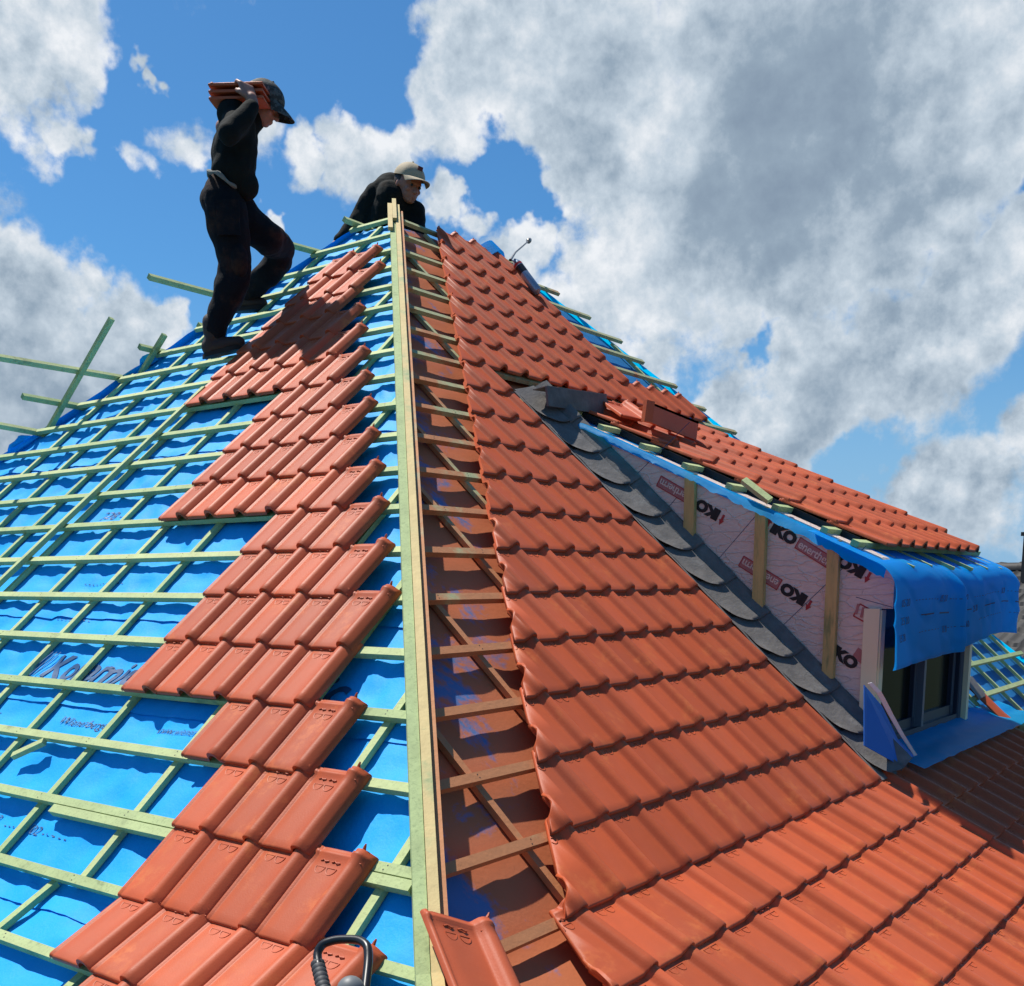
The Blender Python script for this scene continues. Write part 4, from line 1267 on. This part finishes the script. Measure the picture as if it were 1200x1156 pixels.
# neck and head
fw = (rt_*.86-UP*.50).normalized(); hu = (UP*.86+rt_*.50).normalized()
HC = A1(309, 117, 0)
b.limb([A1(286, 142), A1(297, 133), A1(304, 126)], [.066, .056, .055])
ax_ = (fw, hd_, hu)
b.ball(HC, .082, (1.12, .90, 1.08), ax_)
b.ball(HC+fw*.030-hu*.055, .056, (1.05, .98, 1.1), ax_)           # jaw
b.ball(HC+fw*.056-hu*.098, .024, (1.1, 1.2, .8), ax_)            # chin
b.limb([HC+fw*.082-hu*.020, HC+fw*.104-hu*.050], [.009, .0135], 10)   # nose
b.ball(HC+fw*.094-hu*.050, .012, (1, 1.5, .7), ax_)
b.ball(HC+fw*.082-hu*.074, .012, (1, 1.9, .55), ax_); b.ball(HC+fw*.080-hu*.086, .012, (1, 1.7, .5), ax_)   # lips
b.ball(HC+fw*.076-hu*.002, .016, (1, 3.0, .6), ax_)            # brow
for q in (-1, 1):
    b.ball(HC+hd_*q*.076-hu*.028-fw*.008, .020, (.75, .35, 1.15), ax_)   # ears
    b.ball(HC+fw*.062+hd_*q*.034-hu*.042, .022, (1, 1, .8), ax_)        # cheekbones
body1 = b.fuse('body', MT['skin'], w1, vox=.0055, smooth=2)
for q in (-1, 1): BB().ball(HC+fw*.082+hd_*q*.030-hu*.016, .009).build('eye', MT['eye'], w1, smooth=True)
BB().ball(HC-fw*.018+hu*.004, .085, (1.02, .93, .98), ax_).build('hair', MT['hair'], w1, smooth=True)
cap1 = cap_mesh('cap', HC+hu*.022+fw*.004, fw, hu, .093, MT['capdark'], w1, brim_len=.085, brimm=MT['capdark'], drop=.22)
# jacket
b = BB()
for d_o in (-.085, 0, .085):
    k_ = 1 if d_o else 1.04
    b.limb([A1(279, 146, d_o), A1(277, 168, d_o), A1(274, 188, d_o*.92), A1(273, 200, d_o*.9)], [.092*k_, .108*k_, .112*k_, .112*k_])
b.limb([A1(275, 200, -.07), A1(285, 217, -.06)], [.104, .080]); b.limb([A1(275, 200, .07), A1(285, 217, .06)], [.104, .080])
b.limb([A1(288, 143), A1(298, 138)], [.078, .066])
b.ball(A1(274, 136, -.12), .082)
b.limb([SH, EL], [.072, .058]); b.limb([EL, EL.lerp(WR, .5), EL.lerp(WR, .92)], [.058, .050, .042])
b.limb([SH2, EL2, EL2.lerp(WR2, .9)], [.078, .064, .044])
jk = b.fuse('fleece_jacket', MT['jacket'], w1, vox=.009, smooth=3, disp=.010, dscale=6.5)
# thin grey shirt edge between jacket and trousers
cS = A1(267.5, 220, 0); eA = A1(288.5, 232.5, 0)-cS; eB = hd_*.180
ringp = [cS+eA*math.cos(2*math.pi*i/40)+eB*math.sin(2*math.pi*i/40)+UP*(.006*math.sin(i*.9)) for i in range(41)]
MB().tube(ringp, [.010+.003*math.sin(i*1.3) for i in range(41)], 8, cap=False).build('shirt_edge', MT['shirt'], w1, smooth=True)
# trousers
b = BB()
b.limb([A1(262, 226, -.055), A1(262, 240, -.07), A1(267, 262, DN), A1(271, 285, DN), A1(276, 310, DN), A1(273, 328, DN), A1(266, 350, DN), A1(257, 372, DN), A1(252, 389, DN)], [.102, .114, .110, .098, .090, .088, .078, .062, .056])
b.limb([A1(266, 226, .055), A1(272, 242, .075), A1(290, 262, DF), A1(312, 278, DF+.04), A1(329, 292, (DF+d2)*.6), A1(327, 306, (DF+d2)*.62), A1(312, 322, d2*.80), A1(298, 337, d2*.92), A1(290, 346, d2)], [.106, .112, .102, .094, .080, .078, .073, .062, .055])
b.ball(A1(255, 238, -.02), .086, (1, 1.5, 1.1), (rt_, hd_, UP))
tr = b.fuse('work_trousers', MT['trouser'], w1, vox=.009, smooth=3, disp=.011, dscale=6.5)
# pockets, knee pads
def patch(c, ex, ey, a, b_, m, name):
    return MB().slab(lambda u, v: c+ex*(a*(u-.5))+ey*(b_*(v-.5))+ex.cross(ey)*(.010*math.sin(math.pi*u)), 6, 6, ex.cross(ey)*-.006).build(name, m, tr, smooth=True)
patch(A1(267, 255, DN-.122), rt_, UP, .12, .17, MT['trouser'], 'pocket')
b = BB(); b.ball(A1(280, 306, DN-.045), .062, (.8, 1, 1.5), (rt_, hd_, UP)); b.fuse('knee_pad', MT['trouser'], tr, vox=.01, smooth=1)
# boots
def boot(ank, heel, ball_, toe, nrm, k=1.0):
    b = BB(); b.limb([ank+UP*.045, ank], [.057*k, .056*k]); b.limb([ank, heel+nrm*.045, ball_+nrm*.040, toe+nrm*.032], [.053*k, .046*k, .044*k, .036*k])
    bt = b.fuse('boot', MT['boot'], w1, vox=.008, smooth=2, disp=.004)
    d = (toe-heel).normalized(); sd_ = d.cross(nrm).normalized()
    def sl(u, v):
        t = (u-.5)*2; wd = (.043-.010*abs(v-.7)*1.6)*(1-.5*max(0, v-.8)/.2*.6)
        return heel-d*.035+d*((toe-heel).length+.065)*v+sd_*wd*t*math.sqrt(max(.05, 1-(2*v-1)**6))+nrm*.012
    MB().slab(sl, 6, 14, nrm*-.022).build('sole', MT['sole'], bt, smooth=True)
n1_ = (UP*.9+rt_*.15).normalized()
boot(A1(250, 390, DN), A1(245, 417, DN), A1(262, 414, DN), A1(279, 409, DN), n1_)
boot(A1(286, 347, d2), A1(283, 364, d2), A1(294, 365, d2), A1(306, 362, d2), n1_, .9)
# carried tiles
to = A1(310, 121, -.17); tx = (A1(247, 121, -.13)-to).normalized()
for i in range(3):
    o_ = to+UP*(.032*i+.0)-hd_*.0
    ex2 = hd_
    ey2 = tx
    M4 = frame_mat(o_-hd_*.02, ex2, ey2, V(ex2).cross(V(ey2)))
    z2 = V(ex2).cross(ey2).normalized()
    if z2.z < 0: M4 = frame_mat(o_+hd_*.16, -hd_, ey2, (-hd_).cross(ey2))
    lab = ('bottom terracotta tile of the three carried on the worker\'s shoulder', 'middle terracotta tile of the three carried on the worker\'s shoulder', 'top terracotta tile of the three carried on the worker\'s shoulder')[i]
    place_tile(M4 @ Matrix.Scale(1.0, 4), None, None, False, label=lab, cat='roof tile', group='tiles carried on the shoulder')

# --- worker two: leaning over the ridge
PB = V((.10*S, .95*S, 0))
def A2(x, y, d=0.0): return hit(x, y, PB+hd_*d, hd_)
w2 = thing('person', 'worker in beige cap and dark camouflage jacket leaning over the top of the hip', 'person', A2(450, 330, .1))
fw2 = (rt_*.60-UP*.30-hd_*.68).normalized(); hu2 = (UP*.92+rt_*.22-hd_*.10); hu2 = (hu2-fw2*hu2.dot(fw2)).normalized(); sd2 = fw2.cross(hu2)
H2 = A2(479, 214, -.10)
b = BB()
b.limb([A2(452, 345, .25), A2(455, 300, .18), A2(458, 262, .08), A2(461, 236, 0)], [.13, .13, .13, .10])
b.limb([A2(445, 400, .35), A2(448, 350, .28)], [.08, .10]); b.limb([A2(470, 400, .35), A2(462, 350, .28)], [.08, .10])
b.limb([A2(464, 232, -.02), A2(472, 224, -.07)], [.062, .055])
SHa, ELa, WRa = A2(441, 230, 0), A2(417, 262, .02), A2(397, 284, -.02)
b.limb([SHa, ELa, WRa], [.055, .045, .03])
hand(b, WRa, A2(390, 291, -.03), A2(386, 300, -.03)-A2(395, 286, -.02), -UP-hd_*.3, rt_, curl=.7)
SHb, ELb, WRb = A2(484, 250, -.02), A2(489, 282, -.05), A2(478, 300, -.10)
b.limb([SHb, ELb, WRb], [.055, .045, .03]); hand(b, WRb, A2(472, 306, -.12), -rt_-UP*.3, -UP, hd_, curl=.7)
ax2 = (fw2, sd2, hu2)
b.ball(H2, .083, (1.10, .90, 1.08), ax2)
b.ball(H2+fw2*.030-hu2*.055, .057, (1.05, .98, 1.1), ax2)
b.ball(H2+fw2*.056-hu2*.098, .025, (1.1, 1.2, .8), ax2)
b.limb([H2+fw2*.082-hu2*.020, H2+fw2*.102-hu2*.050], [.009, .0135], 10)
b.ball(H2+fw2*.094-hu2*.050, .012, (1, 1.5, .7), ax2)
b.ball(H2+fw2*.082-hu2*.074, .012, (1, 1.9, .55), ax2); b.ball(H2+fw2*.080-hu2*.086, .012, (1, 1.7, .5), ax2)
b.ball(H2+fw2*.076-hu2*.002, .016, (1, 3.0, .6), ax2)
for q in (-1, 1):
    b.ball(H2+sd2*q*.076-hu2*.028-fw2*.008, .020, (.75, .35, 1.15), ax2)
    b.ball(H2+fw2*.062+sd2*q*.034-hu2*.042, .022, (1, 1, .8), ax2)
b.fuse('body', MT['skin'], w2, vox=.0055, smooth=2)
for q in (-1, 1): BB().ball(H2+fw2*.084+sd2*q*.030-hu2*.018, .009).build('eye', MT['eye'], w2, smooth=True)
BB().ball(H2-fw2*.018+hu2*.004, .086, (1.0, .93, .98), ax2).build('hair', MT['hair'], w2, smooth=True)
cap2 = cap_mesh('cap', H2+hu2*.034-fw2*.004, fw2, hu2, .098, MT['capcream'], w2, brim_len=.080, drop=-.02)
MB().box(H2+hu2*.085+fw2*.088, .006, .035, .022, (fw2-hu2*.0).normalized(), sd2, hu2).build('cap_emblem', mat('dark_red_emblem', (.10, .02, .02), .7), cap2)
b = BB()
for d_o in (-.07, .07):
    b.limb([A2(459, 233, d_o), A2(459, 258, d_o+.06), A2(456, 300, d_o+.15), A2(453, 345, d_o+.22)], [.105, .135, .140, .135])
b.ball(A2(456, 223, .03), .102, (1.15, 1.2, .9), (rt_, hd_, UP))
b.limb([A2(470, 238), A2(482, 250, -.02)], [.09, .078]); b.limb([A2(455, 232), SHa], [.095, .078])
b.limb([SHa, SHa.lerp(ELa, .5), ELa], [.080, .070, .062]); b.limb([ELa, ELa.lerp(WRa, .92)], [.062, .042])
b.limb([SHb, ELb, ELb.lerp(WRb, .9)], [.078, .062, .042])
b.limb([A2(462, 226, -.03), A2(468, 224, -.06)], [.075, .066])
b.fuse('camouflage_jacket', MT['camo'], w2, vox=.009, smooth=3, disp=.011, dscale=6.5)
b = BB(); b.limb([A2(445, 400, .35), A2(448, 350, .28)], [.10, .12]); b.limb([A2(470, 400, .35), A2(462, 350, .28)], [.10, .12])
b.fuse('work_trousers', MT['trouser'], w2, vox=.012, smooth=2)
